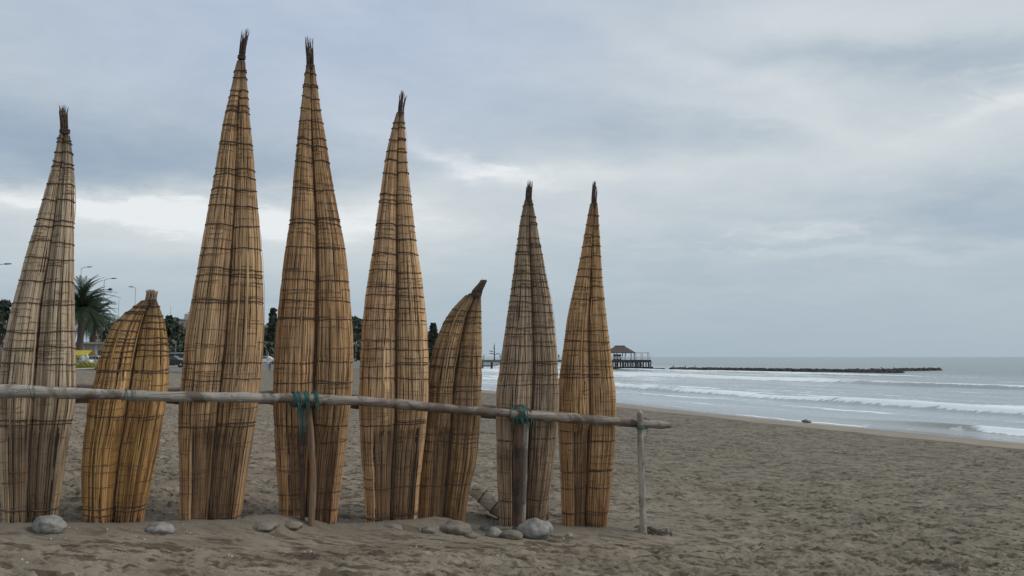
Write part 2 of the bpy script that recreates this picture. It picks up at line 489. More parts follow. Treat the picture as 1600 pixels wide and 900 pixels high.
def ground_hit(px, py):
    dx, dz = ray(px, py)
    lo = 3.0
    Y = lo
    while Y < 400:
        if EYE + dz * Y < float(ground(dx * Y, Y)): break
        Y *= 1.004
    return Vector((dx * Y, Y, EYE + dz * Y))

def polar(angles, radii):
    A, Rr = np.meshgrid(angles, radii)          # rows = radii
    return Rr * np.sin(A), Rr * np.cos(A)

def build_ground():
    front = np.radians(np.arange(-40, 40.01, .12))
    side = np.radians(np.concatenate([np.arange(42, 180, 4), np.arange(180, 318, 4)]))
    ang = np.concatenate([front, side])
    rad = np.concatenate([[.05, .5, 1, 1.6, 2.2, 2.8], np.geomspace(3.3, 45, 820), np.geomspace(45.6, 320, 190), np.geomspace(330, 40000, 30)])
    X, Y = polar(ang, rad)
    Z = ground(X, Y)
    far = np.hypot(X, Y) > 330
    S = shore_s(X, Y)
    damp = np.zeros_like(X)  # moist sand plus painted contact shade along the boat feet
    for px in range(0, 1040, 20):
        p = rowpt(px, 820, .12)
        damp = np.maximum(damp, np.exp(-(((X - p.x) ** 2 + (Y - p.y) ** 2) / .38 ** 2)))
    nr, nc = X.shape
    V = np.stack([X, Y, Z], -1).reshape(-1, 3)
    Q = grid_quads(nr, nc, True)
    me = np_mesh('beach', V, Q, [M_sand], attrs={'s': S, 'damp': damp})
    link('beach', me, kind='structure')
build_ground()

def build_sea():
    ang = np.radians(np.concatenate([np.arange(-40, 40.01, .14), np.arange(42, 318, 4)]))
    rad = np.concatenate([np.geomspace(24, 260, 420), np.geomspace(263, 1500, 60), np.geomspace(1600, 42000, 24)])
    X, Y = polar(ang, rad)
    s = .91 * X + .42 * Y; l = -.42 * X + .91 * Y
    se = shore_s(X, Y)
    z = np.full_like(X, SEA)
    foam = np.zeros_like(X); murk_shade = np.zeros_like(X)
    nl = lambda sc_, sd, y0=0: vnoise(l * sc_, np.full_like(l, y0 + .37), sd)
    G = lambda a, w: np.exp(-(a / w) ** 2)
    sh = lambda a: 1 / (1 + np.exp(-a))
    tex = fbm(l * .10, s * .45, 60, 5, .62)
    # breaker further out
    c1 = 92 - .068 * (l - 70) + 1.6 * nl(.05, 1) + .7 * nl(.16, 2)
    d = s - c1
    a1 = np.clip(.95 + .35 * nl(.04, 4), .2, 1)
    z += .62 * a1 * (G(np.minimum(d, 0), 1.2) * (d < 0) + G(d, 4.5) * (d >= 0))
    gone = sh((l - 84 - 6 * nl(.06, 8)) / 3)      # not yet broken to the right
    foam = np.maximum(foam, gone * sh((d + 1.8) / .35) * sh((2.6 + 2.6 * nl(.09, 7) + 1.3 * nl(.4, 9) - d) / 1.2) * .92)
    foam = np.maximum(foam, (1 - gone * .6) * G(d - .4, .9) * (.80 + .25 * nl(.12, 33)))
    murk_shade = np.maximum(murk_shade, G(d + 1.6, .8) * .12)  # shadow below the breaker's crest, put into the water colour
    z -= .25 * (1 - gone) * G(d, 3)
    foam = np.maximum(foam, .48 * gone * sh((d - 2) / 2) * sh((14 - d) / 3) * (.7 + .6 * tex))
    # second line, long white roller
    c2 = 50.0 + .018 * (l - 50) + .9 * nl(.08, 11) + .35 * nl(.3, 12)
    d = s - c2
    a2 = np.clip(.8 + .4 * nl(.05, 13), .25, 1)
    z += .55 * a2 * (G(np.minimum(d, 0), .7) * (d < 0) + G(d, 2.8) * (d >= 0))
    foam = np.maximum(foam, sh((d + .75) / .18) * sh((.75 + .9 * nl(.16, 14) + .8 * nl(.6, 18) - d) / .6) * .98)
    foam = np.maximum(foam, sh((d + .4) / .4) * sh((15 + 4 * nl(.05, 15) - d) / 2.5) * (.33 + .48 * tex))
    # streaks between the lines
    mid = fbm(l * .035, s * .5, 70, 5, .6)
    foam = np.maximum(foam, sh((s - 36) / 1) * sh((49 - s) / 1.5) * (.17 + .44 * mid))
    foam = np.maximum(foam, sh((s - 64) / 3) * sh((86 - s) / 4) * (.16 + .42 * mid))
    for c0, am, wd, sd in ((43.5, .50, .8, 81), (56.5, .62, 1.0, 82), (60.5, .50, .9, 83), (67, .55, 1.3, 84), (76, .45, 1.5, 85), (99, .50, 2.0, 86), (110, .42, 2.2, 87)):
        d = s - (c0 + 1.4 * nl(.05, sd) + .6 * nl(.22, sd + 20))
        foam = np.maximum(foam, am * G(d, wd) * np.clip(.75 + 1.0 * nl(.10, sd + 40), 0, 1.3))
        z += .12 * G(d, wd * 1.3)
    # left, where the bay is all white water
    foam = np.maximum(foam, sh((s - 40) / 1) * sh((150 - s) / 8) * sh((l - 84) / 10) * (.34 + .45 * mid))
    c4 = 128 + 2 * nl(.04, 31); d = s - c4
    foam = np.maximum(foam, sh((l - 100) / 8) * G(d, 2.2) * 1.0); z += .4 * G(d, 2.5) * sh((l - 100) / 8)
    # small shore break at the right
    c3 = 37.8 + .5 * nl(.12, 21); d = s - c3
    on = sh((30.5 - l) / .8)
    z += .26 * sh((33 - l) / 2) * (G(d, .35) * (d < 0) + G(d, 1.3) * (d >= 0))
    foam = np.maximum(foam, sh((26.8 - l) / .5) * sh((d + .6) / .12) * sh((1.0 - d) / .3) * 1.1)
    murk_shade = np.maximum(murk_shade, on * G(d + .2, .8) * .9)
    murk_shade = np.maximum(murk_shade, sh((37.5 - se) / 1.0) * .45)
    # the swash edge
    ce = 34.4 + .45 * nl(.22, 24) + .25 * nl(.7, 25)
    d = se - ce
    foam = np.maximum(foam, G(d - .15, .22 + .08 * nl(.3, 27)) * .95 + .5 * G(d - 1.1, .3) * (.4 + nl(.35, 28)))
    # swell
    z += .05 * fbm(X * .15, Y * .15, 50, 3) * np.clip((se - 35) / 10, 0, 1) + .10 * vnoise(l * .01, s * .05, 55) * np.clip((s - 100) / 60, 0, 1)
    z -= .02
    nr, nc = X.shape
    V = np.stack([X, Y, z], -1).reshape(-1, 3)
    me = np_mesh('sea', V, grid_quads(nr, nc, True), [M_sea], attrs={'foam': foam, 'murk_shade': murk_shade, 'shal': np.clip(1 - (se - 34) / 110, 0, 1) ** .7})
    link('sea', me, kind='structure')
build_sea()

# ------------------------------------------------------------------ reed boats
# rows of (photo y, left edge, seam, right edge) fix each boat's outline in the vertical plane it stands in
class Boat:
    def __init__(b, name_label, rows, yaw, tie_y, bind, tuft, mat, recess, seed, reeds=1.0, flat=.86, cut_y=663, group='reed boats standing in a row against the rack', lean=0):
        r = random.Random(seed); g = np.random.default_rng(seed)
        bx = rows[-1][2]
        base = rowpt(bx, rows[-1][0])
        fx, fy = math.cos(yaw), math.sin(yaw)
        gz = float(ground(base.x, base.y)) 
        root = empty('reed_boat', (base.x, base.y, base.z), yaw, label=name_label, cat='reed boat', group=group)
        def uz(px, py):
            dx, dz = ray(px, py)
            u = (dx * base.y - base.x) / (fx - dx * fy)
            return u, EYE + dz * (base.y + u * fy) - base.z
        L = sorted((uz(q[1], q[0])[::-1] for q in rows)); S = sorted((uz(q[2], q[0])[::-1] for q in rows)); Rr = sorted((uz(q[3], q[0])[::-1] for q in rows))
        def ip(T, z):
            a = np.array(T); zz = np.asarray(z, float)
            o = 0
            for k in (-.06, -.03, 0, .03, .06):      # light smoothing
                o = o + np.interp(zz + k, a[:, 0], a[:, 1])
            return o / 5
        zt = uz(bx, tie_y)[1]
        z0 = -.12
        zb = [uz(rows[-1][2], y)[1] for y in bind]
        zb_s = [r.uniform(.5, 1) for _ in zb]
        zcut = uz(bx, cut_y)[1]
        def geo(side, z):
            l, s_, rr = ip(L, z), ip(S, z), ip(Rr, z)
            c = (l + s_) / 2 if side < 0 else (s_ + rr) / 2
            a = (s_ - l) / 2 if side < 0 else (rr - s_) / 2
            return c, np.maximum(a, .008)
        widest = max(geo(-1, z)[1] for z in np.linspace(0, zt, 20))
        def surf(side, th, z, off):
            """point on a bundle: angle th (0 right, pi/2 front), height z, height above skin"""
            c, a = geo(side, z)
            p = np.ones_like(z)
            for q, w in zip(zb, zb_s): p = p - .048 * w * np.exp(-((z - q) / .04) ** 2)
            ct, st_ = np.cos(th), np.sin(th)
            bb = a * flat + .010
            outer = ct * side                                    # +1 at the outer flank, -1 at the seam
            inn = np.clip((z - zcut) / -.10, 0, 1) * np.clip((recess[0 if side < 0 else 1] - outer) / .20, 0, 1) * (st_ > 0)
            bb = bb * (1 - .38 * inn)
            uu = c + (a * .985 * p + off) * ct
            vv = (bb * p + off) * st_
            wob = .006 * np.sin(z * 7 + th * 3 + seed) + .004 * np.sin(z * 17 + th * 5)
            sag = lean * z * z
            return np.stack([uu, -(vv + wob * st_) + sag, z], -1), inn
        for side in (-1, 1):
            V, Q, A, I, T = [], [], [], [], []
            nv = 0
            def strand(th0, za, zb_, w0, h0, val, dth=0.0, lift=0.0, thick=False):
                nonlocal nv
                n = max(4, int((zb_ - za) / .075))
                z = np.linspace(za, zb_, n)
                ph = r.uniform(0, 6.28)
                th = th0 + dth * np.linspace(0, 1, n) + .022 * np.sin(z * r.uniform(2, 5) + ph) + .012 * np.sin(z * 11 + ph)
                c, a = geo(side, z)
                w = np.minimum(w0, np.maximum(.005, 2 * np.pi * a * .93 / Nb * .86)) * (np.interp(z, [.6 * zt, .92 * zt], [1, 1.8]) if thick else 1)
                w = w * np.clip(np.minimum((z - za), (zb_ - z)) / .05 + .35, .35, 1)
                h = h0 * w
                lf = lift * np.sin(np.linspace(0, np.pi, n)) + .0015
                dt = w / 2 / np.maximum(a * .85, .01)
                pl, i1 = surf(side, th - dt, z, lf)
                pm, i2 = surf(side, th, z, lf + h)
                pr, i3 = surf(side, th + dt, z, lf)
                jag = (g.random((n, 1)) - .5) * .002
                V.append(np.stack([pl, pm + jag, pr], 1).reshape(-1, 3))
                Q.append(grid_quads(n, 3) + nv)
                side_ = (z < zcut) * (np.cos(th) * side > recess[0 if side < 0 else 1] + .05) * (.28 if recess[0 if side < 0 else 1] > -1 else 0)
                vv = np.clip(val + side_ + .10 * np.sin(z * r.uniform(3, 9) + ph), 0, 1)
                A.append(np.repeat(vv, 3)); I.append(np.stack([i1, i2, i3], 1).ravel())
                T.append(np.repeat(np.clip((z - (zt - .55)) / .55, 0, 1) ** 1.5 * .8, 3))
                nv += n * 3
            Nb = int(2 * np.pi * widest * .93 / .0195 * reeds)
            for k in range(Nb):                              # the skin of full-length reeds
                th = 2 * math.pi * (k + r.uniform(-.2, .2)) / Nb
                top = zt if k % 2 == 0 else zt * r.uniform(.62, .95)
                strand(th, r.uniform(-.10, .025), top, .028, r.uniform(.38, .55), r.random(), thick=k % 2 == 0)
            for k in range(int(Nb * .9)):                   # shorter stems lying over it
                th = r.uniform(-.25, math.pi + .25)
                ln = r.uniform(.35, 1.9)
                za = r.uniform(z0, zt - .5)
                zb2 = min(za + ln, zt - .05)
                strand(th, za, zb2, r.uniform(.009, .017), .5, r.random() ** 1.0, r.uniform(-.09, .09), r.uniform(.001, .006) if r.random() > .06 else r.uniform(.012, .028))
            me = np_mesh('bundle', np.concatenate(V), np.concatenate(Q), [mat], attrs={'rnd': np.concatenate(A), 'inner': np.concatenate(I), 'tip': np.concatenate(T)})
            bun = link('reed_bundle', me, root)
            # dark pith seen between the reeds
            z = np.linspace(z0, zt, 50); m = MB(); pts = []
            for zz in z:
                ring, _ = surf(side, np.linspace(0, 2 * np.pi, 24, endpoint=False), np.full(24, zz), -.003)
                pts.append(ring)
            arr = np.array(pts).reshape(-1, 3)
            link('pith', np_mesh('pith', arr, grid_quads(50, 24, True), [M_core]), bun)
            # bindings
            for q, w in zip(zb, zb_s):
                dz_ = r.uniform(-.012, .012)
                twice = 2 if r.random() < .2 else 1
                for t2 in range(twice):
                    th = np.linspace(0, 2 * np.pi, 33)[:-1]
                    zz = q + dz_ + .018 * np.sin(th + r.uniform(-1, 1)) * r.uniform(-1, 1) + .003 * np.sin(th * 5 + r.random() * 6) + t2 * r.uniform(.012, .03)
                    P_, _ = surf(side, th, zz, .0125)
                    m = MB(); pl = [tuple(p) for p in P_]; pl.append(pl[0]); pl.append(pl[1])
                    m.tube(pl, .0028 + .0034 * w, 5, caps=False)
                    m.build('binding_rope', M_rope, root)
            # fine twine, torn and crossing
            m = MB()
            for k in range(int(64 * zt / 4)):
                zz0 = r.uniform(.02, zt * .93)
                t0 = r.uniform(0, 2.2); t1 = min(math.pi, t0 + r.uniform(.5, 2.4))
                th = np.linspace(t0, t1, 12)
                zz = zz0 + r.uniform(-.02, .02) * np.linspace(0, 1, 12) + .003 * np.sin(th * 6 + k)
                P_, _ = surf(side, th, zz, .0115)
                m.tube([tuple(p) for p in P_], r.uniform(.0014, .0030), 4, caps=False)
            m.build('fine_twine', M_twine, root, kind='stuff')
        # dark cord down the seam, thickened to paint in the groove's shade
        m = MB(); z = np.linspace(.05, zt - .1, int(zt * 9)); s_ = ip(S, z)
        _, a = geo(-1, z)
        pts = [(s_[i] + .004 * math.sin(i * 2.1), -(.36 * a[i] * flat + .006 * math.sin(i * 1.3)), z[i]) for i in range(len(z))]
        m.tube(pts, [.004 + .05 * q for q in a], 6)
        m.build('seam_shade_cord', M_rope, root)
        # reed tips above the last tie
        (ny, nl, nr_), (ty, tl, tr), cnt, tm, stub = tuft
        u0, zn = uz(nl, ny); u1, _ = uz(nr_, ny); v0, ztp = uz(tl, ty); v1, _ = uz(tr, ty)
        m = MB()
        for k in range(cnt):
            a1, rr = r.uniform(0, 6.28), math.sqrt(r.random())
            b0 = Vector(((u0 + u1) / 2 + (u1 - u0) / 2 * rr * math.cos(a1), (u1 - u0) / 2 * .7 * rr * math.sin(a1) , zn - .04))
            e = Vector(((v0 + v1) / 2 + (v1 - v0) / 2 * rr * math.cos(a1) * 1.05, (v1 - v0) / 2 * rr * math.sin(a1), ztp))
            ln = 1 - (1 - stub) * r.random() ** 1.4
            p1 = b0.lerp(e, .45 * ln); p1.x -= (e.x - b0.x) * .12
            p2 = b0.lerp(e, ln) + Vector((r.uniform(-1, 1), r.uniform(-1, 1), 0)) * .012
            w = (u1 - u0) / math.sqrt(cnt) * .55
            m.tube([b0, p1, b0.lerp(e, .8 * ln), p2], [w, w * .8, w * .6, w * (.25 if stub < .8 else .5)], 5)
        m.build('tip_tuft', tm, root)
        # the tie itself
        m = MB()
        for k in range(3):
            pl = []
            for i in range(15):
                q = 2 * math.pi * i / 13
                pl.append(((u0 + u1) / 2 + ((u1 - u0) / 2 + .006) * math.cos(q), ((u1 - u0) / 2 * .75 + .006) * math.sin(q), zn - .02 + k * .014 + .005 * math.sin(q + k)))
            m.tube(pl, .007, 5, caps=False)
        m.build('tie', M_rope, root)
        b.root = root

m_a = reed_mat('reed_grey_straw', (0.127, 0.082, 0.052), (0.37, 0.275, 0.182), (0.60, 0.475, 0.330), (0.37, 0.31, 0.245), .7, .35)
m_b = reed_mat('reed_golden', (0.105, 0.050, 0.017), (0.399, 0.221, 0.077), (0.673, 0.423, 0.190), (0.399, 0.272, 0.168), .25, .35)
m_c = reed_mat('reed_tan', (0.099, 0.055, 0.029), (0.377, 0.231, 0.118), (0.666, 0.439, 0.243), (0.322, 0.228, 0.161), .35, .6)
m_d = reed_mat('reed_brown', (0.094, 0.050, 0.026), (0.371, 0.213, 0.102), (0.662, 0.413, 0.213), (0.317, 0.222, 0.149), .35, .6)
m_e = reed_mat('reed_tan_banded', (0.110, 0.062, 0.033), (0.431, 0.263, 0.137), (0.755, 0.497, 0.277), (0.370, 0.264, 0.188), .4, .6)
m_f = reed_mat('reed_dark_olive', (0.077, 0.045, 0.023), (0.306, 0.187, 0.089), (0.543, 0.353, 0.179), (0.222, 0.161, 0.111), .4, .9)
m_g = reed_mat('reed_weathered_grey', (0.094, 0.062, 0.041), (0.337, 0.238, 0.155), (0.570, 0.425, 0.291), (0.260, 0.206, 0.164), .9, .6)
m_h = reed_mat('reed_orange_tan', (0.121, 0.062, 0.026), (0.431, 0.252, 0.118), (0.678, 0.427, 0.220), (0.326, 0.229, 0.158), .15, .45)

Boat('pale grey-straw reed boat, leftmost of the tall ones, a grey stone at its foot',
     [(203, 94, 100.5, 108.5), (217, 91, 99.5, 109.5), (255, 84, 96, 114), (300, 71, 90, 115), (350, 56, 84, 115), (400, 41, 77, 114.5), (440, 30, 70, 115), (480, 18.7, 64, 115.5), (540, 6.5, 58.7, 117), (600, -1, 54, 118), (625, -2, 52, 117), (660, -2, 50, 112), (700, -1, 47, 104), (760, 2, 45, 96), (815, 4, 44, 88)],
     R(31), 204, [217, 233, 248, 258, 285, 311, 342, 351, 377, 404, 440, 474, 520, 545, 570, 658, 665, 795],
     ((204, 94.5, 108), (164, 91, 108), 34, M_tuft, .55), m_a, (.62, .55), 1)
Boat('short golden reed boat with a stubby cut tip leaning to the right',
     [(468, 227, 236, 243), (476, 213, 233, 247), (485, 201, 228, 251), (500, 182, 222.5, 256), (520, 172, 216.5, 260.5), (540, 163, 213, 263), (560, 156, 209.4, 264), (580, 151.5, 207, 263.5), (608, 146.5, 204, 262), (625, 141, 200, 259.5), (650, 136.5, 197, 255), (700, 130, 187, 246), (740, 128, 182, 237), (780, 129, 178.5, 230), (812, 129.5, 178, 223)],
     R(28), 468, [478, 490, 503, 515, 529, 540, 549, 556, 577, 583, 650, 790, 798],
     ((470, 227, 243), (452, 230, 246), 30, M_tuft2, .8), m_b, (-2, -2), 2, flat=.9)
Boat('tallest reed boat, tan, its tip bending slightly to the right above all others',
     [(87, 372.5, 377.5, 382.7), (107, 368, 376.7, 383), (140, 361.7, 374.3, 386), (173, 354, 371.5, 388.3), (207, 346.7, 370, 391.7), (240, 341, 368.7, 395), (273, 335.7, 367.5, 397.5), (307, 329, 366.7, 400.7), (340, 323.3, 365, 403.5), (388, 315, 361.5, 407), (432, 307, 359, 409.5), (475, 299, 356, 411), (520, 291.5, 353, 411), (560, 287.5, 349, 409.5), (600, 283.4, 344.7, 406), (640, 280, 340, 401.7), (665, 279.3, 338.5, 397.5), (700, 280, 335, 391.7), (740, 281.3, 331.7, 385), (780, 281.7, 329, 379), (818, 281, 326, 373.3)],
     R(26), 88, [104, 115, 137, 147, 161, 172, 195, 221, 262, 272, 295, 321, 350, 388, 421, 432, 472, 568, 592, 665, 808],
     ((88, 372.6, 382.5), (44, 377, 390), 34, M_tuft, .6), m_c, (.48, .42), 3)
Boat('brown reed boat with a thick teal rope lashing and a leaning post in front',
     [(102, 479, 485, 490.7), (120, 476.5, 485.2, 493), (140, 474, 485.3, 496), (173, 470, 485.8, 500.5), (207, 466.5, 486.7, 506.5), (240, 463, 487.7, 511.7), (273, 460, 489, 516.7), (307, 457, 490.7, 523), (344, 453.3, 493, 530), (388, 446.7, 494, 538.6), (432, 441.5, 494, 543.5), (475, 436.8, 493, 546.6), (520, 432, 492, 550), (560, 428.7, 491, 551), (600, 427.4, 489.7, 550), (640, 427.7, 488, 546), (665, 429, 487, 542.7), (700, 430.7, 485, 539.3), (740, 433, 482, 534), (780, 435.7, 480, 529.5), (815, 437, 478.5, 525)],
     R(22), 103, [117, 136, 153, 170, 190, 217, 230, 254, 296, 344, 352, 388, 440, 470, 500, 565, 596, 664, 770, 795],
     ((103, 479.3, 490.5), (56, 476, 489), 34, M_tuft, .6), m_d, (.5, .45), 4)
Boat('tan reed boat with many close bindings, standing just left of the short curved one',
     [(175, 620.5, 625.5, 630.7), (190, 616, 623, 631), (205, 612, 621.5, 631.8), (235, 605, 620.5, 634), (265, 600, 620, 637), (295, 596, 619.2, 640), (325, 591.7, 618.8, 643.5), (355, 587.5, 618.7, 647), (385, 584, 619, 650.5), (430, 576.5, 618.5, 657.5), (463, 571.5, 618, 661.3), (500, 567.5, 617.5, 665.3), (535, 565, 617, 667.6), (580, 562.5, 616.7, 668.6), (620, 561.7, 616.7, 668), (645, 562, 616.5, 666.3), (665, 562.7, 616, 664.5), (700, 564.5, 614.5, 660.7), (740, 568, 612.5, 656.7), (780, 570.5, 611, 653), (817, 571.7, 610.5, 650)],
     R(20), 176, [192, 200, 218, 237, 253, 271, 305, 318, 354, 375, 398, 425, 450, 463, 482, 500, 532, 545, 570, 590, 662, 760, 805],
     ((177, 620.8, 630.3), (141, 624, 636), 26, M_tuft, .5), m_e, (.5, .62), 5)
Boat('short dark reed boat whose thick bare tip curves over to the right',
     [(459, 732, 742, 751), (470, 718.6, 738, 750.8), (485, 705.5, 730, 750.6), (500, 695.5, 724.5, 751), (520, 687, 720, 751), (545, 678, 715.5, 751.3), (570, 671.7, 712, 751.3), (600, 668.3, 708, 751.2), (640, 665.5, 705, 750.7), (680, 662, 703, 747), (720, 658.8, 700, 743), (760, 656.5, 697, 733), (800, 655, 693.5, 726.5), (818, 654.5, 692, 725)],
     R(19), 460, [484, 495, 505, 520, 541, 557, 574, 604, 612, 677, 690, 755],
     ((460, 733, 750.5), (437, 752, 760.5), 60, M_tuft, .9), m_f, (.45, -2), 6, flat=.9)
Boat('weathered grey reed boat with a dark red-brown post against its front',
     [(311, 821, 825.7, 830.3), (325, 817.5, 826, 833.3), (347, 813, 826.3, 837.5), (372, 810, 826.5, 841.4), (398, 806, 827, 846.5), (423, 803.3, 828, 850.5), (449, 799.7, 829, 856), (475, 796, 830.2, 860.5), (500, 792.3, 830.8, 863.6), (543, 786.6, 831.2, 867.9), (580, 781.3, 831.4, 870.8), (605, 777, 830.3, 871.8), (640, 776.5, 828.5, 871.3), (686, 776.7, 826, 867.3), (730, 777.3, 824, 863), (770, 779, 822, 857), (819, 780.7, 820, 850.5)],
     R(16), 312, [320, 338, 352, 373, 384, 399, 416, 428, 440, 450, 462, 475, 488, 510, 523, 540, 567, 585, 600, 686, 778, 805],
     ((313, 821.3, 830), (281, 823, 832), 26, M_tuft, .55), m_g, (.38, -2), 7)
Boat('orange-tan reed boat at the right end of the row, beside the last post',
     [(317, 923, 928, 932.7), (340, 918.5, 926.8, 934.2), (372, 913, 924.6, 936.3), (398, 908.7, 923, 937.7), (423, 903.5, 922, 939), (449, 897.6, 920.7, 941), (475, 891.8, 919.4, 943.8), (500, 887, 918, 946.5), (543, 881.3, 917.8, 951.8), (580, 876.5, 918.5, 956), (605, 873, 918.8, 959.6), (640, 872.7, 919, 960.8), (680, 874, 918, 960), (730, 876.5, 916.5, 955), (780, 878.3, 915, 950.5), (824, 879.3, 914, 946.5)],
     R(15), 318, [337, 352, 370, 385, 402, 420, 432, 449, 468, 516, 533, 548, 572, 590, 690, 735, 760, 800],
     ((319, 923.5, 932.3), (283, 926, 934.5), 26, M_tuft, .6), m_h, (.35, -2), 8)

# ------------------------------------------------------------------ the rack of poles and posts
RO = .33
def pole_pts(seq, off, r_px=True, wav=.008, seed=1):
    """seq of (px, py centre, thickness px)"""
    rr = random.Random(seed)
    P = [rowpt(a, b_, off) for a, b_, c in seq]
    Rd = [c / 2 / F * p.y * 1.0 for p, (a, b_, c) in zip(P, seq)]
    out, ro = [], []
    for i in range(len(P) - 1):
        n = max(2, int((P[i + 1] - P[i]).length / .07))
        for k in range(n):
            t = k / n
            out.append(P[i].lerp(P[i + 1], t)); ro.append(Rd[i] * (1 - t) + Rd[i + 1] * t)
    out.append(P[-1]); ro.append(Rd[-1])
    out = [p + Vector((0, rr.uniform(-1, 1), rr.uniform(-1, 1))) * wav * .35 for p in out]
    ro = [q * (1 + .05 * math.sin(i * .9 + seed) + rr.uniform(-.03, .03)) for i, q in enumerate(ro)]
    return out, ro

ROT = math.atan2(RD[1], RD[0])
rb = rowpt(500, 815, RO)
rack = empty('boat_rack', rb, ROT, label='long rack of driftwood poles lashed with teal rope across the reed boats', cat='rack')
Minv = (Matrix.Translation(rb) @ Matrix.Rotation(ROT, 4, 'Z')).inverted()
def loc(pts): return [Minv @ Vector(p) for p in pts]
def rail(seq, off, mat_, seed, label=None, ends=True):
    p, r_ = pole_pts(seq, off, seed=seed)
    m = MB(); m.tube(loc(p), r_, 14, wob=.12, seed=seed)
    # knots
    rr = random.Random(seed)
    for k in range(int(len(p) / 9)):
        i = rr.randrange(2, len(p) - 2); a = rr.uniform(2.6, 5.2)
        q = loc([p[i]])[0]
        c = q + Vector((0, math.cos(a) * r_[i] * .9, math.sin(a) * r_[i] * .9))
        d = (c - q).normalized()
        m.tube([c - d * .01, c + d * .008, c + d * .012], [r_[i] * .38, r_[i] * .26, r_[i] * .08], 7)
    return m.build('rail_pole', mat_, rack, label=label)
rail([(-190, 606, 22), (0, 611, 22), (80, 613.2, 18), (150, 615.8, 16.5), (260, 619.6, 16), (350, 620.6, 16), (480, 623, 15)], RO, M_grail, 3, 'silvery driftwood pole at the left end of the rail')
rail([(466, 622.5, 17), (500, 624.5, 17), (560, 626, 14.5), (640, 633, 15.5), (720, 640.5, 13.5), (790, 645.5, 13), (828, 648.5, 13)], RO + .02, M_brail, 5, 'brown-grey pole in the middle of the rail')
rail([(796, 647, 14.5), (860, 651, 16), (920, 655.5, 15), (990, 661, 13), (1036, 664, 11.5), (1047, 665, 8)], RO + .035, M_brail, 8, 'brown pole at the right end of the rail')
rail([(-190, 610, 30), (60, 614, 29), (140, 615.5, 29), (300, 619, 24), (420, 621, 22), (560, 628, 22), (700, 639, 22), (780, 644.5, 21), (900, 652, 17)], -.34, M_brail, 12, 'thick pole behind the boats')

def post(seq, off, mat_, seed, label, sides=10):
    p, r_ = pole_pts(seq, off, seed=seed)
    p.append(p[-1] + (p[-1] - p[-2]).normalized() * .25); r_.append(r_[-1])
    r_[0] *= .55
    m = MB(); m.tube(loc(p), r_, sides, wob=.10, seed=seed)
    return m.build('post', mat_, rack, label=label)
post([(480, 628, 8), (481, 632, 10), (484, 660, 10), (487, 700, 10), (489, 740, 11), (488, 790, 10.5), (486, 824, 10)], RO - .02, M_tan, 21, 'leaning tan post')
post([(472, 634, 6), (471, 645, 9), (471, 690, 8), (472, 760, 7.5), (473, 818, 7)], RO - .09, M_red, 22, 'dark thin post beside the tan one')
post([(808, 640, 10), (810, 652, 13.5), (811, 700, 14), (810, 760, 14.5), (808, 819, 15)], RO - .03, M_red, 23, 'dark red-brown post')
post([(821, 650, 9), (820, 665, 12), (819, 720, 11), (817, 780, 11), (815, 820, 11)], RO - .01, M_post, 24, 'thin grey post beside the dark red one')
post([(1000, 642, 9), (1000, 648, 10), (1001, 700, 10.5), (1003, 760, 10.5), (1005, 829, 10.5)], RO + .14, M_pale, 25, 'pale weathered end post')
post([(60, 600, 16), (60, 700, 16), (60, 812, 16)], -.52, M_post, 26, 'back post')
post([(520, 608, 16), (520, 700, 16), (520, 790, 16)], -.50, M_post, 27, 'back post')
post([(850, 636, 15), (850, 720, 15), (850, 800, 15)], -.50, M_post, 28, 'back post')

def lashing(px, py, thick, wid_px, turns, mat_, seed, name='rope_lashing', tails=3, loops=0, off=None, rope=.0042, label=None):
    off = RO if off is None else off
    rr = random.Random(seed)
    m = MB()
    c = rowpt(px, py, off); rad = thick / 2 / F * c.y + .006; w = wid_px / F * c.y
    cl = loc([c])[0]
    for k in range(turns):
        x = cl.x + (k / max(1, turns - 1) - .5) * w if turns > 1 else cl.x
        x += rr.uniform(-1, 1) * .008
        tilt = rr.uniform(-.02, .02); pr = rad * rr.uniform(1.0, 1.14)
        pts = [(x + tilt * math.sin(2 * math.pi * i / 14), cl.y + math.cos(2 * math.pi * i / 14) * pr, cl.z + math.sin(2 * math.pi * i / 14) * pr) for i in range(16)]
        m.tube(pts, rope * rr.uniform(.8, 1.2), 5, caps=False)
    for k in range(loops):                               # diagonal crossings
        x0 = cl.x + rr.uniform(-.5, .5) * w; x1 = cl.x + rr.uniform(-.5, .5) * w
        pts = []
        for i in range(9):
            t = i / 8; a = R(-70 + 150 * t)
            pts.append((x0 + (x1 - x0) * t, cl.y - math.cos(a) * rad * 1.13, cl.z + math.sin(a) * rad * 1.13))
        m.tube(pts, rope, 5)
    for k in range(tails):                               # loose ends
        x = cl.x + rr.uniform(-.5, .5) * w; ln = rr.uniform(.04, .13)
        s1 = rr.uniform(-1, 1)
        m.tube([(x, cl.y - rad, cl.z - rad * .2), (x + .02 * s1, cl.y - rad * 1.35, cl.z - rad), (x + .05 * s1, cl.y - rad * 1.2, cl.z - rad - ln)], [rope, rope * .9, rope * .5], 5)
    return m.build(name, mat_, rack, label=label)
lashing(463, 624, 20, 9, 7, M_teal, 1, loops=3, label='thick teal rope lashing')
lashing(476, 624, 20, 6, 3, M_teal, 2, loops=5, tails=2)
lashing(491, 624, 22, 4, 4, M_teal, 3, loops=2, tails=2)
lashing(799, 647, 17, 8, 5, M_teal, 4, loops=3)
lashing(811, 647, 24, 14, 6, M_teal, 5, loops=6, tails=4)
lashing(824, 649, 18, 4, 3, M_teal, 6, loops=1)
lashing(50, 611.5, 20, 5, 2, M_teal, 7, tails=0, rope=.003)
lashing(197, 617.5, 17, 4, 2, M_teal, 8, tails=0, rope=.003)
lashing(209, 617.8, 17, 5, 2, M_teald, 9, tails=0, rope=.0028)
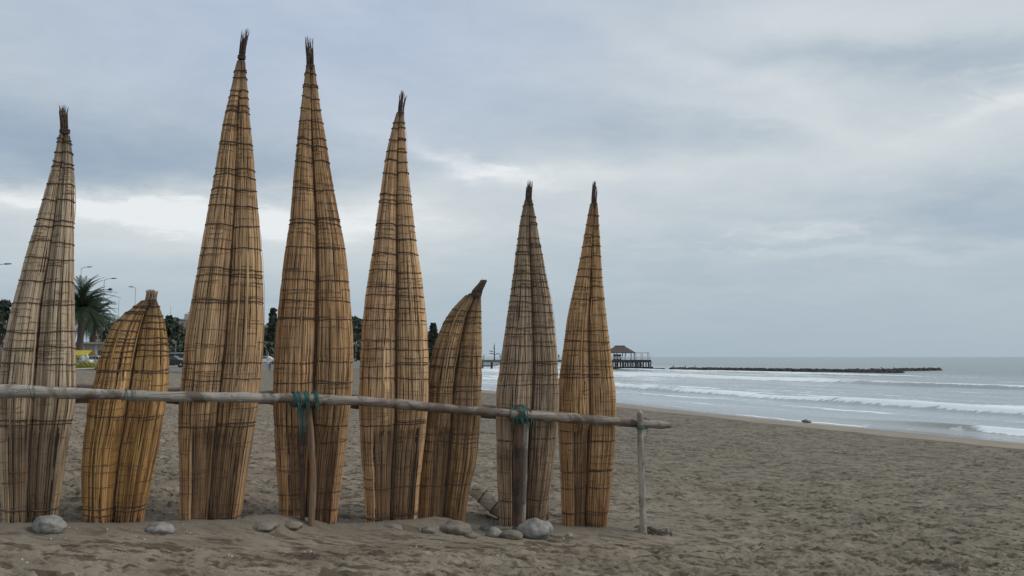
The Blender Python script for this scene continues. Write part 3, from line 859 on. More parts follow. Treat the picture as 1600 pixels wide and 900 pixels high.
lashing(716, 640, 15, 1, 1, M_teald, 10, tails=0)
lashing(926, 656, 16, 3, 2, M_teal, 11, tails=1, rope=.003)
lashing(1007, 662, 15, 4, 3, M_teal, 12, tails=1)
m = MB()                                                 # turns round the end post
c = loc([rowpt(1000.5, 668, RO + .14)])[0]
for k in range(4):
    pts = [(c.x + math.cos(2 * math.pi * i / 12) * .064, c.y + math.sin(2 * math.pi * i / 12) * .064, c.z + k * .011 - .01 + .012 * math.sin(2 * math.pi * i / 12 + k)) for i in range(14)]
    m.tube(pts, .0045, 5, caps=False)
m.build('rope_lashing', M_teal, rack)
m = MB()                                                 # hank of net cord hanging on the fourth tall boat's front
rr = random.Random(5)
for k in range(16):
    t = k / 15
    a = loc([rowpt(464 + 13 * t, 632, RO - .03)])[0]; e = loc([rowpt(467 + 9 * t + rr.uniform(-2, 2), rr.uniform(660, 700), RO - .06)])[0]
    mdl = a.lerp(e, .5) + Vector((rr.uniform(-.015, .015), -.03, 0))
    m.tube([a, mdl, e], [.004, .004, .0025], 5)
m.build('hanging_cord', M_teald, rack)

# ------------------------------------------------------------------ things lying on the sand
p0 = rowpt(736, 762, -.75); p1 = rowpt(792, 806, -.38)
ctr = (p0 + p1) / 2
lg = empty('fallen_log', (ctr.x, ctr.y, ctr.z - .1), label='thick bamboo log propped on the sand behind the weathered grey boat', cat='log')
lm = MB(); n = 16
pts = [p0.lerp(p1, i / (n - 1)) - Vector(lg.location) + Vector((0, 0, .012 * math.sin(i * .5))) for i in range(n)]
lm.tube(pts, [.096 * (1 + (.10 if i in (5, 10) else 0) + .02 * math.sin(i)) * (.8 if i == 0 else 1) for i in range(n)], 14, wob=.05, seed=4)
lm.build('log_body', M_log, lg)
for i in (5, 10):
    q = MB(); d = (p1 - p0).normalized(); c_ = pts[i]
    q.tube([c_ - d * .007, c_ + d * .007], .108, 14); q.build('node_ring', M_rope, lg)

def stone(px, py, w_px, h_px, label, m, seed, flat_=.6, sink=.3, rz=0, hgt=None):
    g_ = ground_hit(px, py + h_px / 2 - 1)
    w = w_px / F * g_.y; h = h_px / F * g_.y
    bm = bmesh.new(); bmesh.ops.create_icosphere(bm, subdivisions=4, radius=1)
    rr = random.Random(seed); o = rr.uniform(0, 50)
    from mathutils import noise
    for v in bm.verts:
        k = 1 + .22 * noise.noise(v.co * 1.2 + Vector((o, 0, 0))) + .09 * noise.noise(v.co * 3 + Vector((0, o, 0))) + .03 * noise.noise(v.co * 8 + Vector((0, 0, o)))
        v.co = Vector((v.co.x * k * w / 2, v.co.y * k * w / 2 * flat_, v.co.z * k * h * .62))
    me = bpy.data.meshes.new('stone'); bm.to_mesh(me); bm.free()
    me.materials.append(m); me.polygons.foreach_set('use_smooth', [True] * len(me.polygons))
    o_ = link('beach_stone', me, None, label=label, category='stone', group=None) if False else link('beach_stone', me)
    tag(o_, label, 'stone')
    o_.location = (g_.x, g_.y + w * flat_ * .35, g_.z + h * (.62 - sink)); o_.rotation_euler = (rr.uniform(-.1, .1), rr.uniform(-.12, .12), rz)
    return o_
stone(70, 822, 50, 24, 'smooth oval grey stone at the foot of the leftmost tall boat', M_stone, 1, .7, .2)
stone(244, 826, 46, 17, 'flat pale stone half buried in sand by the golden boat', M_stone, 2, .7, .42)
stone(406, 822, 46, 13, 'low sand-crusted stone between the tallest boat and the brown one', M_sstone, 3, .8, .5)
stone(452, 820, 34, 13, 'sandy hump of stone against the foot of the brown boat', M_sstone, 4, .9, .52)
stone(710, 826, 48, 20, 'angular grey stone under sand at the foot of the short dark boat', M_sstone, 5, .8, .40, .4)
stone(772, 834, 26, 13, 'small pale broken stone left of the big rounded grey one', M_stone, 6, .7, .25)
stone(800, 838, 34, 14, 'flat crusted slab of stone lying in front of the dark post', M_sstone, 7, .6, .25)
stone(835, 831, 52, 27, 'big rounded grey stone in front of the weathered grey boat', M_stone, 8, .75, .18)
stone(856, 829, 16, 20, 'narrow pale stone tucked behind the big rounded grey one', M_stone, 9, 1.0, .2)
stone(816, 826, 30, 16, 'dark wet stone pressed against the left of the big rounded one', M_dstone, 10, .8, .25)
stone(1262, 659, 15, 4, 'small dark lump on the crest of the foreshore', M_dstone, 11, .8, .3)

stone(735, 837, 20, 9, 'small crusted stone just right of the angular grey one', M_sstone, 21, .8, .35)
stone(668, 829, 22, 10, 'small sandy stone left of the angular grey one', M_sstone, 22, .8, .4)
stone(612, 824, 30, 10, 'low sandy stone at the foot of the banded tan boat', M_sstone, 23, .8, .5)
stone(758, 826, 18, 11, 'dark damp stone in the hollow left of the pale broken one', M_dstone, 24, .8, .35)
stone(890, 838, 12, 6, 'little pebble-like stone right of the big rounded grey one', M_stone, 25, .8, .3)
m = MB(); rr = random.Random(9)                          # shell grit
for px, py, n in [(128, 826, 4), (100, 843, 3), (165, 818, 5), (290, 828, 5), (300, 838, 3), (420, 838, 3), (540, 812, 8), (605, 830, 4), (625, 826, 6), (660, 824, 8), (690, 832, 7), (675, 840, 5), (650, 855, 4), (870, 842, 6), (950, 850, 5), (220, 845, 4), (480, 860, 5), (40, 880, 4), (780, 870, 5), (350, 870, 4), (1030, 850, 5)]:
    for k in range((n + 1) // 2):
        g_ = ground_hit(px + rr.gauss(0, 9), py + rr.gauss(0, 4)); s_ = rr.uniform(.005, .016)
        b_ = len(m.v)
        vs = [(g_.x + s_ * rr.uniform(.6, 1.3) * math.cos(a), g_.y + s_ * rr.uniform(.6, 1.3) * math.sin(a), g_.z + .004 + rr.uniform(0, .006)) for a in (0, 1.25, 2.5, 3.8, 5)]
        m.add(vs + [(g_.x, g_.y, g_.z + .012 + s_ * .4)], [(i, (i + 1) % 5, 5) for i in range(5)])
m.build('shell_fragments', M_shell, smooth=False, kind='stuff')
def weed(px, py, w_px, n, label, seed):
    rr = random.Random(seed); g_ = ground_hit(px, py); w = w_px / F * g_.y
    m = MB()
    for k in range(n):
        x, y = rr.gauss(0, w * .3), rr.gauss(0, w * .3)
        z = float(ground(g_.x + x, g_.y + y)) - g_.z + .006
        a = rr.uniform(0, 3.14); l_ = rr.uniform(.02, .07)
        m.tube([(x, y, z), (x + l_ * math.cos(a), y + l_ * math.sin(a), z + rr.uniform(.005, .03)), (x + 2 * l_ * math.cos(a + .6), y + 2 * l_ * math.sin(a + .6), z)], .004, 4)
    o = m.build('seaweed_clump', M_weed); o.location = g_
    tag(o, label, 'seaweed')
weed(1022, 833, 40, 90, 'dark clump of dry seaweed on the sand beside the end post', 1)
#weed(110, 830, 30, 25, 'few dark twigs of seaweed right of the oval grey stone', 2)

# ------------------------------------------------------------------ pier, breakwater
M_pierd = plain('dark_wet_timber', (.045, .045, .045), .8, .3, 2)
M_pierg = plain('grey_pier_deck', (.16, .15, .14), .85, .2, 1)
M_white = plain('white_paint', (.72, .72, .70), .6, .08, 2)
M_roof = plain('dark_shingle_roof', (.085, .060, .055), .85, .25, 3)
M_rockd = plain('dark_wet_rock', (.040, .038, .036), .8, .5, .8)
M_conc = plain('pale_concrete', (.42, .40, .37), .85, .15, .8)
M_grey = plain('grey_metal', (.22, .23, .24), .5, .15, 2)
M_dark = plain('dark_cladding', (.05, .05, .055), .7, .2, 2)

YP = 238.0
g_x = lambda px: (px - 800) / F * YP / math.cos(PITCH) * .9995
pier = empty('pier', (0, YP, SEA), label='long timber pier on dark piles running out over the white water', cat='pier')
deck_z = 0.82 - SEA
m = MB(); m.box(((g_x(690) + g_x(1013)) / 2, 0, deck_z - .12), (g_x(1013) - g_x(690), 5, .24)); m.build('deck', M_pierg, pier, smooth=False)
m = MB()
for y in (-2.2, 2.2): m.box(((g_x(690) + g_x(1013)) / 2, y, deck_z - .50), (g_x(1013) - g_x(690), .4, .5))
m.build('edge_beam', M_pierg, pier, smooth=False)
x = g_x(700); pile_me = None
rr = random.Random(3)
m0 = MB(); m0.tube([(0, 0, -3), (0, 0, deck_z - .7)], .17, 8)
first = m0.build('pile', M_pierd, pier); pile_me = first.data; first.location = (x, -2.2, 0)
def more(me, name, parent, loc, rot=0, s_=1):
    o = link(name, me, parent); o.location = loc; o.rotation_euler = (0, 0, rot); o.scale = (s_, s_, s_)
    return o
k = 0
x = g_x(700)
while x < g_x(1014):
    for y in (-2.2, 2.2):
        if k or y > 0: more(pile_me, 'pile', pier, (x + rr.uniform(-.1, .1), y, 0))
    k += 1
    x += 2.6 if x < g_x(940) else 1.5
rm = MB(); rm.box((0, 0, .5), (.09, .09, 1.0)); bal = None
for i, px in enumerate(np.arange(694, 1013, 9.0)):
    if bal is None: o = rm.build('rail_post', M_white, pier, smooth=False); bal = o.data; o.location = (g_x(px), -2.4, deck_z)
    else: more(bal, 'rail_post', pier, (g_x(px), -2.4, deck_z))
m = MB()
for z in (.45, .75, 1.02): m.box(((g_x(690) + g_x(1013)) / 2, -2.4, deck_z + z), (g_x(1013) - g_x(690), .06, .07))
m.build('handrail', M_white, pier, smooth=False)
# wider pier head with its cross braces
w = g_x(1014) - g_x(946)
m = MB(); m.box((0, 0, deck_z - .30), (w, 9, .55)); hd = m.build('platform', M_pierd, pier, smooth=False, label='dark braced platform at the seaward end'); hd.location = (g_x(978), .2, 0)
m = MB(); m.box((0, -4.4, .55), (w + 1.0, .8, .55)); m.box((w * .1, -4.6, .15), (w + 5, 1.2, .5)); m.build('footing', M_rockd, hd, smooth=False)
for i in range(17):
    x = -w / 2 + w * i / 16 + rr.uniform(-.15, .15)
    m = MB(); m.tube([(x, -4.3, -2), (x + rr.uniform(-.3, .3), -4.3, deck_z - .5)], .15 if i % 3 else .24, 6); m.build('pile', M_pierd, hd)
for i in range(0, 16, 3):
    x = -w / 2 + w * i / 16
    m = MB(); m.tube([(x, -4.2, .5), (x + w / 12, -4.2, deck_z - .6)], .08, 5); m.tube([(x + w / 12, -4.2, .5), (x, -4.2, deck_z - .6)], .08, 5); m.build('brace', M_pierd, hd)
m = MB()
for i in range(15): m.box((-w / 2 + w * i / 14, -4.4, deck_z + .5), (.09, .09, 1.0))
for z in (.35, .68, 1.02): m.box((0, -4.4, deck_z + z), (w, .07, .08))
m.build('railing', M_white, hd, smooth=False)
pv = empty('pavilion', (g_x(967.5), YP, .82), label='open pavilion with a dark hipped roof standing on the pier head', cat='pavilion')
ev, rg = 2.1, 4.05
m = MB(); hw, rw, dp = 4.15, 1.35, 3.6
V = [(-hw, -dp, ev), (hw, -dp, ev), (hw, dp, ev), (-hw, dp, ev), (-rw, 0, rg), (rw, 0, rg), (-rw - .35, -.5, rg - .35), (rw + .35, -.5, rg - .35)]
m.add(V[:6], [(0, 1, 5, 4), (1, 2, 5), (2, 3, 4, 5), (3, 0, 4), (3, 2, 1, 0)]); m.box((0, 0, ev - .08), (2 * hw - .1, 2 * dp - .1, .14)); m.tube([(-rw - .15, 0, rg + .04), (rw + .15, 0, rg + .04)], .13, 6)
m.build('roof', M_roof, pv, smooth=False)
for x in (-3.8, -1.3, 1.2, 3.75):
    for y in (-3.1, 3.1):
        m = MB(); m.box((x, y, ev / 2 - .05), (.22, .22, ev - .1)); m.build('column', M_dark, pv, smooth=False)
m = MB(); m.box((-.6, 1.5, .8), (2.2, 1.6, 1.6)); m.build('bar_counter', M_dark, pv, smooth=False)
pg = empty('pergola', (g_x(999.5), YP - 2.0, .82), label='thin metal frame beside the pavilion at the tip of the pier', cat='pergola')
m = MB(); hw = (g_x(1010) - g_x(989)) / 2; m.box((0, -1.2, 2.02), (2 * hw, .12, .14)); m.box((0, 1.2, 2.02), (2 * hw, .12, .14)); m.box((-hw, 0, 2.0), (.1, 2.5, .1)); m.box((hw, 0, 2.0), (.1, 2.5, .1)); m.build('top_frame', M_grey, pg, smooth=False)
for x in (-hw + .1, 0, hw - .05):
    for y in (-1.2, 1.2):
        m = MB(); m.box((x, y, .97), (.11, .11, 1.94)); m.build('post', M_grey, pg, smooth=False)

def person(x, y, z, rz, label, top=(.1, .1, .12), h=1.68):
    e = empty('person', (x, y, z), rz, label=label, cat='person')
    m = MB(); k = h / 1.7
    m.tube([(0, 0, .80 * k), (0, 0, .95 * k), (0, 0, 1.15 * k), (0, 0, 1.36 * k), (0, 0, 1.44 * k), (0, 0, 1.50 * k), (0, -.01, 1.56 * k), (0, -.01, 1.63 * k), (0, 0, 1.70 * k)], [.15, .16, .15, .19, .12, .055, .085, .09, .03], 10)
    for sx in (-1, 1):
        m.tube([(sx * .09, 0, .88 * k), (sx * .10, -.03, .48 * k), (sx * .10, .03 * sx, .08 * k), (sx * .10, -.10, .03)], [.095, .065, .045, .04], 8)
        m.tube([(sx * .17, 0, 1.38 * k), (sx * .25, .02, 1.10 * k), (sx * .24, -.08, .84 * k)], [.06, .048, .032], 7)
    m.build('body', plain('clothes', top, .9, .3, 5), e)
person(g_x(872), YP - 1.6, .82, .3, 'small dark figure on the pier between the last two tall boats', (.06, .06, .07))
person(g_x(757), YP - 1.9, .82, 2, 'person in a pale top on the pier right of the short dark boat', (.4, .36, .32))
person(g_x(788) - 1.2, YP - 1.9, .82, 1, 'person in brown leaning at the pier rail near the round-plated mast', (.22, .15, .1))

mt = empty('plate_mast', (g_x(772.5), YP + 1, .82), label='dark mast hung with round plates rising above the pier deck', cat='mast')
m = MB(); m.tube([(0, 0, 0), (0, 0, 3.2), (-.1, 0, 5.0)], [.22, .13, .05], 8); m.build('pole', M_dark, mt)
for x, z, r_ in ((-.95, 2.55, .62), (-.95, 1.85, .6), (.85, 1.75, .45), (1.4, 1.8, .25), (-.15, 3.5, .35), (.05, 4.1, .25)):
    m = MB(); m.tube([(x, 0, z - .1), (x, 0, z), (x, 0, z + .12)], [r_ * .5, r_, r_ * .6], 12); m.tube([(0, 0, z - .25), (x, 0, z - .05)], .05, 5); m.build('round_plate', M_dark, mt)
m = MB(); m.tube([(0, 0, 0), (0, 0, 1.1)], .12, 6); o = m.build('bollard', M_dark); o.location = (g_x(755), YP + .5, .82); tag(o, 'short dark bollard at the landward side of the pier deck', 'bollard')

def rocks(name, line, label, wid, hgt, seed, n):
    e = empty(name, (line[0][0], line[0][1], SEA), label=label, cat='breakwater')
    rr = random.Random(seed); m = MB()
    P = [Vector((x - line[0][0], y - line[0][1], 0)) for x, y in line]
    segs = [(P[i + 1] - P[i]).length for i in range(len(P) - 1)]; tot = sum(segs)
    for k in range(n):
        d = rr.random() * tot; i = 0
        while i < len(segs) - 1 and d > segs[i]: d -= segs[i]; i += 1
        q = P[i].lerp(P[i + 1], min(1, d / segs[i])); t = (P[i + 1] - P[i]).normalized(); nn = Vector((-t.y, t.x, 0))
        o = rr.gauss(0, .45); q = q + nn * o * wid
        r_ = rr.uniform(.25, .70); z = hgt * max(0, 1 - abs(o) * 1.1) + rr.uniform(-.25, .12)
        vs = []
        for a in range(6):
            for zz, rq in ((-.8, 1), (.25, .9), (.6, .45)):
                w_ = rr.uniform(.7, 1.2) * r_ * rq
                vs.append((q.x + math.cos(a * 1.047) * w_, q.y + math.sin(a * 1.047) * w_, z + zz * r_ * .8))
        fs = [(a * 3 + j, ((a + 1) % 6) * 3 + j, ((a + 1) % 6) * 3 + j + 1, a * 3 + j + 1) for a in range(6) for j in (0, 1)] + [tuple(a * 3 + 2 for a in range(6))]
        m.add(vs, fs)
    for i in range(len(P) - 1):
        mid = (P[i] + P[i + 1]) / 2; t = P[i + 1] - P[i]
        m.box((mid.x, mid.y, hgt * .25), (t.length, wid * 1.1, hgt * .9), math.atan2(t.y, t.x))
    m.build('rock_bank', M_rockd, e, smooth=False, kind='stuff')
    return e
rocks('breakwater', [(46, 234), (54, 229), (70, 212), (90, 187)], 'long low breakwater of dark rocks reaching right from the pier end', 1.9, .40, 1, 2200)
rocks('breakwater', [(86, 206), (104, 214), (119, 225)], 'short far arm of dark rocks at the right tip of the breakwater', 1.2, .38, 2, 500)

# ------------------------------------------------------------------ promenade side
M_leafd = plain('dark_foliage', (.055, .075, .050), .8, .45, 1.2)
M_leafm = plain('mid_foliage', (.075, .095, .065), .8, .45, 1.2)
M_palm = plain('palm_frond_green', (.040, .068, .032), .7, .4, 2)
M_bark = plain('grey_brown_bark', (.11, .09, .07), .9, .3, 3)
M_leaf_y = plain('yellow_green_shrub', (.30, .28, .05), .8, .35, 3)
M_pink = plain('pink_brick_wall', (.38, .25, .21), .85, .12, .5)
M_cream = plain('cream_wall', (.58, .54, .48), .85, .1, .5)
M_glass = plain('window_glass', (.05, .06, .07), .15, .2, .5)
M_yel = plain('yellow_canvas', (.50, .40, .06), .7, .1, 1)
M_tyre = plain('tyre_rubber', (.02, .02, .02), .9, .1, 5)
def paint(name, c): return plain(name, c, .3, .04, 1)
M_paving = plain('promenade_paving', (.26, .25, .235), .9, .15, .6)

# paved walk behind the wall
V, Q = [], []
ys = np.linspace(42, 330, 60)
for y in ys:
    e = float(x_edge(y)); V += [(e - 1.6, y, .30), (e - 12, y, .30)]
Q = [(2 * i, 2 * i + 2, 2 * i + 3, 2 * i + 1) for i in range(len(ys) - 1)]
m = MB(); m.add(V, Q); m.build('promenade', M_paving, smooth=False, kind='structure')
for i in range(0, 59, 3):
    pass
wl = empty('sea_wall', (-44, 42, 0), label='low pale concrete wall between the sand and the promenade', cat='wall')
m = MB(); cp = MB()
for i in range(len(ys) - 1):
    a, b = Vector((float(x_edge(ys[i])) + 44 - 1.2, ys[i] - 42, 0)), Vector((float(x_edge(ys[i + 1])) + 44 - 1.2, ys[i + 1] - 42, 0))
    d = b - a; c = (a + b) / 2
    m.box((c.x, c.y, -.60), (d.length, .35, 1.9), math.atan2(d.y, d.x)); cp.box((c.x, c.y, .40), (d.length + .02, .5, .12), math.atan2(d.y, d.x))
m.build('wall_face', M_grey, wl, smooth=False); cp.build('coping', M_conc, wl, smooth=False)

def tree(px, Y, top_py, w_px, label, seed, leaf=M_leafd, kind='round', base_z=.25, n=26, name='leafy_tree', group=None):
    rr = random.Random(seed); g = np.random.default_rng(seed)
    t = at(px, top_py, Y); H = t.z - base_z; W = w_px / F * Y
    e = empty(name, (t.x, Y, base_z), rr.uniform(0, 6), label=label, cat='tree', group=group)
    m = MB(); th = H * (.45 if kind == 'round' else .9)
    m.tube([(0, 0, -.3), (.05, 0, th * .5), (0, .1, th)], [H * .030 + .05, H * .022 + .04, H * .010 + .02], 7)
    C = []
    if kind == 'round':
        for k in range(6):
            a = k * 1.05 + rr.random(); q = Vector((math.cos(a) * W * .3, math.sin(a) * W * .3, th + H * rr.uniform(.05, .3)))
            m.tube([(0, 0, th * .75), q * .6 + Vector((0, 0, th * .25)), q], [.09, .06, .02], 5)
        for k in range(n):
            a, el, rad = rr.uniform(0, 6.28), rr.uniform(-.5, 1.4), rr.uniform(.45, 1)
            cz = (.62, .33) if name != 'hedge_bush' else (.45, .45)
            C.append((math.cos(a) * math.cos(el) * W * .42 * rad, math.sin(a) * math.cos(el) * W * .42 * rad, H * cz[0] + math.sin(el) * H * cz[1] * rad, W * rr.uniform(.10, .20)))
    else:                                               # tiered conifer
        for k in range(9):
            z = H * (.25 + .72 * k / 8); wr = W * .5 * (1 - .85 * k / 8) * rr.uniform(.8, 1.1)
            for b_ in range(6):
                a = b_ * 1.05 + k * .4
                m.tube([(0, 0, z), (math.cos(a) * wr, math.sin(a) * wr, z + wr * .25)], [.06, .02], 4)
                for f_ in (.55, .95): C.append((math.cos(a) * wr * f_, math.sin(a) * wr * f_, z + wr * .25 * f_, max(.2, W * .055)))
    m.build('trunk', M_bark, e)
    per = 60 if kind == 'round' else 16
    sz = max(.10, .016 * Y * .12) * 1.2
    P = np.concatenate([np.array(c[:3]) + g.normal(size=(per, 3)) * c[3] * np.array([.55, .55, .42]) for c in C])
    N = len(P); A = g.normal(size=(N, 3)); A /= np.linalg.norm(A, axis=1)[:, None]
    B = np.cross(A, g.normal(size=(N, 3))); B /= np.linalg.norm(B, axis=1)[:, None]
    s1 = sz * g.uniform(.6, 1.5, (N, 1))
    V = np.stack([P - A * s1 - B * s1 * .5, P + A * s1 - B * s1 * .4, P + A * s1 * 1.1 + B * s1 * .5, P - A * s1 * .8 + B * s1 * .45], 1).reshape(-1, 3)
    link('crown', np_mesh('crown', V, np.arange(N * 4).reshape(-1, 4), [leaf], smooth=False), e)
    return e
tree(4, 78, 462, 46, 'dark tree at the far left edge behind the leftmost boat', 1, n=30)
tree(264, 128, 490, 30, 'dark narrow tree showing just right of the golden boat', 3, n=24)
tree(181, 118, 503, 44, 'dark bushy tree behind the palms, left of the golden boat', 2)
tree(286, 150, 512, 60, 'broad dark tree between the golden boat and the tallest one', 4, M_leafm, n=34)
tree(415, 185, 516, 52, 'broad dark tree between the tallest boat and the brown one', 5, n=30)
tree(427, 175, 483, 24, 'tiered pine rising left of the brown boat', 6, kind='pine', name='pine_tree')
tree(557, 215, 495, 30, 'round dark tree between the brown boat and the banded tan one', 7, M_leafm, n=34)
tree(677, 240, 507, 22, 'dark pine beside the short curved boat', 8, kind='pine', name='pine_tree')
tree(666, 250, 524, 26, 'low dark tree behind the gap left of the short curved boat', 9)
HID = ['behind the golden boat', 'behind the left half of the tallest boat', 'behind the right half of the tallest boat', 'behind the left half of the brown boat', 'behind the right half of the brown boat', 'behind the left half of the banded tan boat', 'behind the right half of the banded tan boat', 'just outside the left edge of the picture', 'behind the leftmost tall boat']
for i, (px, Y, tp, w) in enumerate([(215, 125, 507, 50), (330, 160, 510, 60), (370, 170, 505, 56), (460, 195, 508, 50), (500, 205, 512, 50), (590, 225, 512, 36), (630, 235, 518, 36), (-60, 74, 470, 80), (60, 90, 500, 50)]):
    tree(px, Y, tp, w, 'dark round promenade tree standing ' + HID[i], 20 + i, M_leafd if i % 2 else M_leafm, group='promenade trees behind the boats')

for i, (px, Y, tp, w, lb) in enumerate([(180, 108, 530, 46, 'dark hedge bush below the trees right of the palms'), (281, 125, 532, 60, 'dark hedge bush under the broad tree right of the golden boat'), (414, 170, 536, 50, 'dark hedge bush left of the brown boat'), (557, 208, 532, 34, 'grey-green bush in the gap right of the brown boat'), (670, 243, 541, 30, 'low grey-green bush left of the short curved boat')]):
    t = tree(px, Y, tp, w, lb, 50 + i, M_leafm, base_z=.25, n=30, name='hedge_bush'); t['category'] = 'bush'

def palm(px, Y, crown_py, base_z, label, seed, fr=2.6):
    rr = random.Random(seed); t = at(px, crown_py, Y)
    e = empty('palm_tree', (t.x, Y, base_z), 0, label=label, cat='palm tree')
    H = t.z - base_z
    m = MB(); m.tube([(0, 0, -.3)] + [(.04 * math.sin(k), 0, H * k / 12) for k in range(1, 13)], [.42] + [.36 + (.05 if k % 2 else 0) for k in range(1, 12)] + [.5], 10); m.build('trunk', M_bark, e)
    meshes = []
    for v in range(3):
        q = MB(); L = fr * (1 + .1 * v); n = 12
        spine = [Vector((L * k / n, 0, L * (.55 + .12 * v) * (k / n) * (1 - 1.25 * (k / n)))) for k in range(n + 1)]
        q.tube(spine, [.035 * (1 - k / n * .8) for k in range(n + 1)], 4)
        for k in range(2, n * 3 + 1):
            t_ = k / (n * 3); i = min(n - 1, int(t_ * n)); p = spine[i].lerp(spine[i + 1], t_ * n - i)
            ln = .62 * math.sin(math.pi * min(1, t_ * .85 + .12)) + .08
            for sd in (-1, 1):
                d = Vector((.5, sd * .8, -.28 - .2 * rr.random())).normalized() * ln
                q.add([p, p + Vector((.055, 0, 0)), p + d + Vector((.02, 0, -.05)), p + d * .6 + Vector((-.02, 0, -.02))], [(0, 1, 2, 3)])
        meshes.append(q)
    built = []
    for k in range(96):
        if k < 3:
            o = meshes[k].build('frond', M_palm, e, smooth=False); built.append(o.data)
        else:
            o = link('frond', built[k % 3], e)
        o.location = (0, 0, H - .1)
        o.rotation_euler = (0, R(rr.uniform(-40, 48)) if k % 4 else R(rr.uniform(-80, -40)), k * 2.4)
palm(128, 97, 480, .3, 'large palm tree just right of the leftmost boat', 1, 3.6)
palm(146, 106, 497, .3, 'smaller palm tree right behind the large one', 2, 3.0)

def lamp(px, Y, top_py, arm, label, base_z=.3, head=True):
    t = at(px, top_py, Y); H = t.z - base_z
    e = empty('street_lamp', (t.x, Y, base_z), 0, label=label, cat='street lamp')
    m = MB(); m.tube([(0, 0, 0), (0, 0, 1.0)], [.10, .08], 8); m.tube([(0, 0, 1), (0, 0, H)], [.055, .035], 8); m.build('pole', M_grey, e)
    if arm:
        m = MB(); m.tube([(0, 0, H - .1), (arm * .4, 0, H + .12), (arm, 0, H + .18)], .035, 5); m.build('arm', M_grey, e)
        m = MB(); m.tube([(arm - .1 * (1 if arm > 0 else -1), 0, H + .17), (arm + .55 * (1 if arm > 0 else -1), 0, H + .20)], [.10, .07], 6); m.build('lamp_head', M_grey, e)
lamp(127, 116, 419, 1.0, 'tall street lamp with its arm to the right, above the large palm')
lamp(163, 108, 437, 1.1, 'street lamp right of the palms, with a small arm to the right')
lamp(212, 121, 450, -.5, 'street lamp above the left shoulder of the golden boat')
lamp(186, 140, 468, 0, 'bare short pole between the palms and the golden boat')
lamp(-6, 82, 415, 1.0, 'street lamp at the left edge, only its head in view')
lamp(267, 165, 478, 0, 'thin pole above the narrow tree right of the golden boat')
lamp(291, 150, 490, .5, 'curved lamp close to the left edge of the tallest boat')
lamp(275, 108, 534, 0, 'white slim pole in front of the trees between two boats')
lamp(139, 130, 434, 0, 'very thin far pole behind the large palm')
lamp(417, 160, 546, 0, 'slim white pole by the promenade between the tallest and brown boats')
lamp(556, 200, 537, 0, 'slim pole in the gap right of the brown boat')

def building(px0, px1, Y, top_py, label, wallm, floors, cols, base_z=.3, depth=12, roofm=M_conc):
    a, b = at(px0, 500, Y), at(px1, 500, Y); H = at(px0, top_py, Y).z - base_z; W = b.x - a.x
    e = empty('apartment_building', ((a.x + b.x) / 2, Y, base_z), 0, label=label, cat='building')
    m = MB(); m.box((0, depth / 2, H / 2), (W, depth, H)); m.build('wall', wallm, e, smooth=False)
    m = MB(); m.box((0, depth / 2, H + .15), (W + .6, depth + .6, .3)); m.box((W * .2, depth / 2, H + 1.0), (W * .16, 4, 1.5)); m.build('roof', roofm, e, smooth=False)
    fh = H / floors
    pm = None
    for f in range(floors):
        for c in range(cols):
            x = -W / 2 + W * (c + .5) / cols; z = fh * (f + .55)
            if pm is None:
                fr_ = MB()
                ww, hh = W / cols * .5, fh * .48
                for q in ((0, 0, hh / 2 + .05, ww + .2, .1), (0, 0, -hh / 2 - .05, ww + .2, .1)): fr_.box((q[0], -.04, q[2]), (q[3], .12, q[4]))
                for sx in (-1, 1): fr_.box((sx * (ww / 2 + .04), -.04, 0), (.08, .12, hh))
                pn = MB(); pn.box((0, -.012, 0), (ww, .03, hh))
                o = fr_.build('window', M_white, e, smooth=False); p_ = pn.build('pane', M_glass, o, smooth=False); pm = (o.data, p_.data)
            else:
                o = link('window', pm[0], e); p_ = link('pane', pm[1], o)
            o.location = (x, 0, z)
    return e
building(222, 312, 205, 500, 'long pinkish building with a flat roof above the trees between two boats', M_pink, 4, 12)
building(-90, 14, 118, 508, 'pink low building at the left edge behind the dark tree', M_pink, 3, 7)
building(148, 205, 190, 506, 'pinkish building behind the trees right of the palms', M_pink, 4, 8)
building(405, 445, 260, 509, 'small cream building over the trees left of the brown boat', M_cream, 4, 6)
building(660, 690, 300, 538, 'pale low house at the root of the pier', M_cream, 2, 5)

ks = empty('beach_kiosk', (at(140, 560, 104).x, 104, .3), 0, label='white columned kiosk showing between the two palm trunks', cat='kiosk')
m = MB(); m.box((0, 2.2, 1.5), (4.6, 3, 3)); m.build('wall', M_cream, ks, smooth=False)
m = MB(); m.box((0, 1.6, 3.1), (5.4, 5, .22)); m.build('roof', M_conc, ks, smooth=False)
for x in (-2.3, -.8, .8, 2.3):
    m = MB(); m.tube([(x, 0, 0), (x, 0, 3)], .13, 8); m.build('column', M_white, ks)
for x in (-1.3, 1.3):
    m = MB(); m.box((x, .69, 1.6), (1.1, .06, 1.1)); m.build('window', M_glass, ks, smooth=False)
def stall(px, label, w_=1.5):
    p = at(px, 556, 94); e = empty('market_stall', (p.x, 94, .3), 0, label=label, cat='stall')
    m = MB(); m.add([(-w_ / 2, -1, 1.5), (w_ / 2, -1, 1.5), (w_ / 2, 0, 2.1), (-w_ / 2, 0, 2.1), (w_ / 2, 1, 1.5), (-w_ / 2, 1, 1.5), (-w_ / 2, -1, 1.2), (w_ / 2, -1, 1.2)], [(0, 1, 2, 3), (3, 2, 4, 5), (6, 7, 1, 0)]); m.build('canopy', M_yel, e, smooth=False)
    for x in (-w_ / 2 + .05, w_ / 2 - .05):
        for y in (-.95, .95):
            m = MB(); m.tube([(x, y, 0), (x, y, 1.55)], .03, 5); m.build('leg', M_grey, e)
    m = MB(); m.box((0, 0, .55), (w_ * .8, 1.2, .9)); m.build('counter', M_white, e, smooth=False)
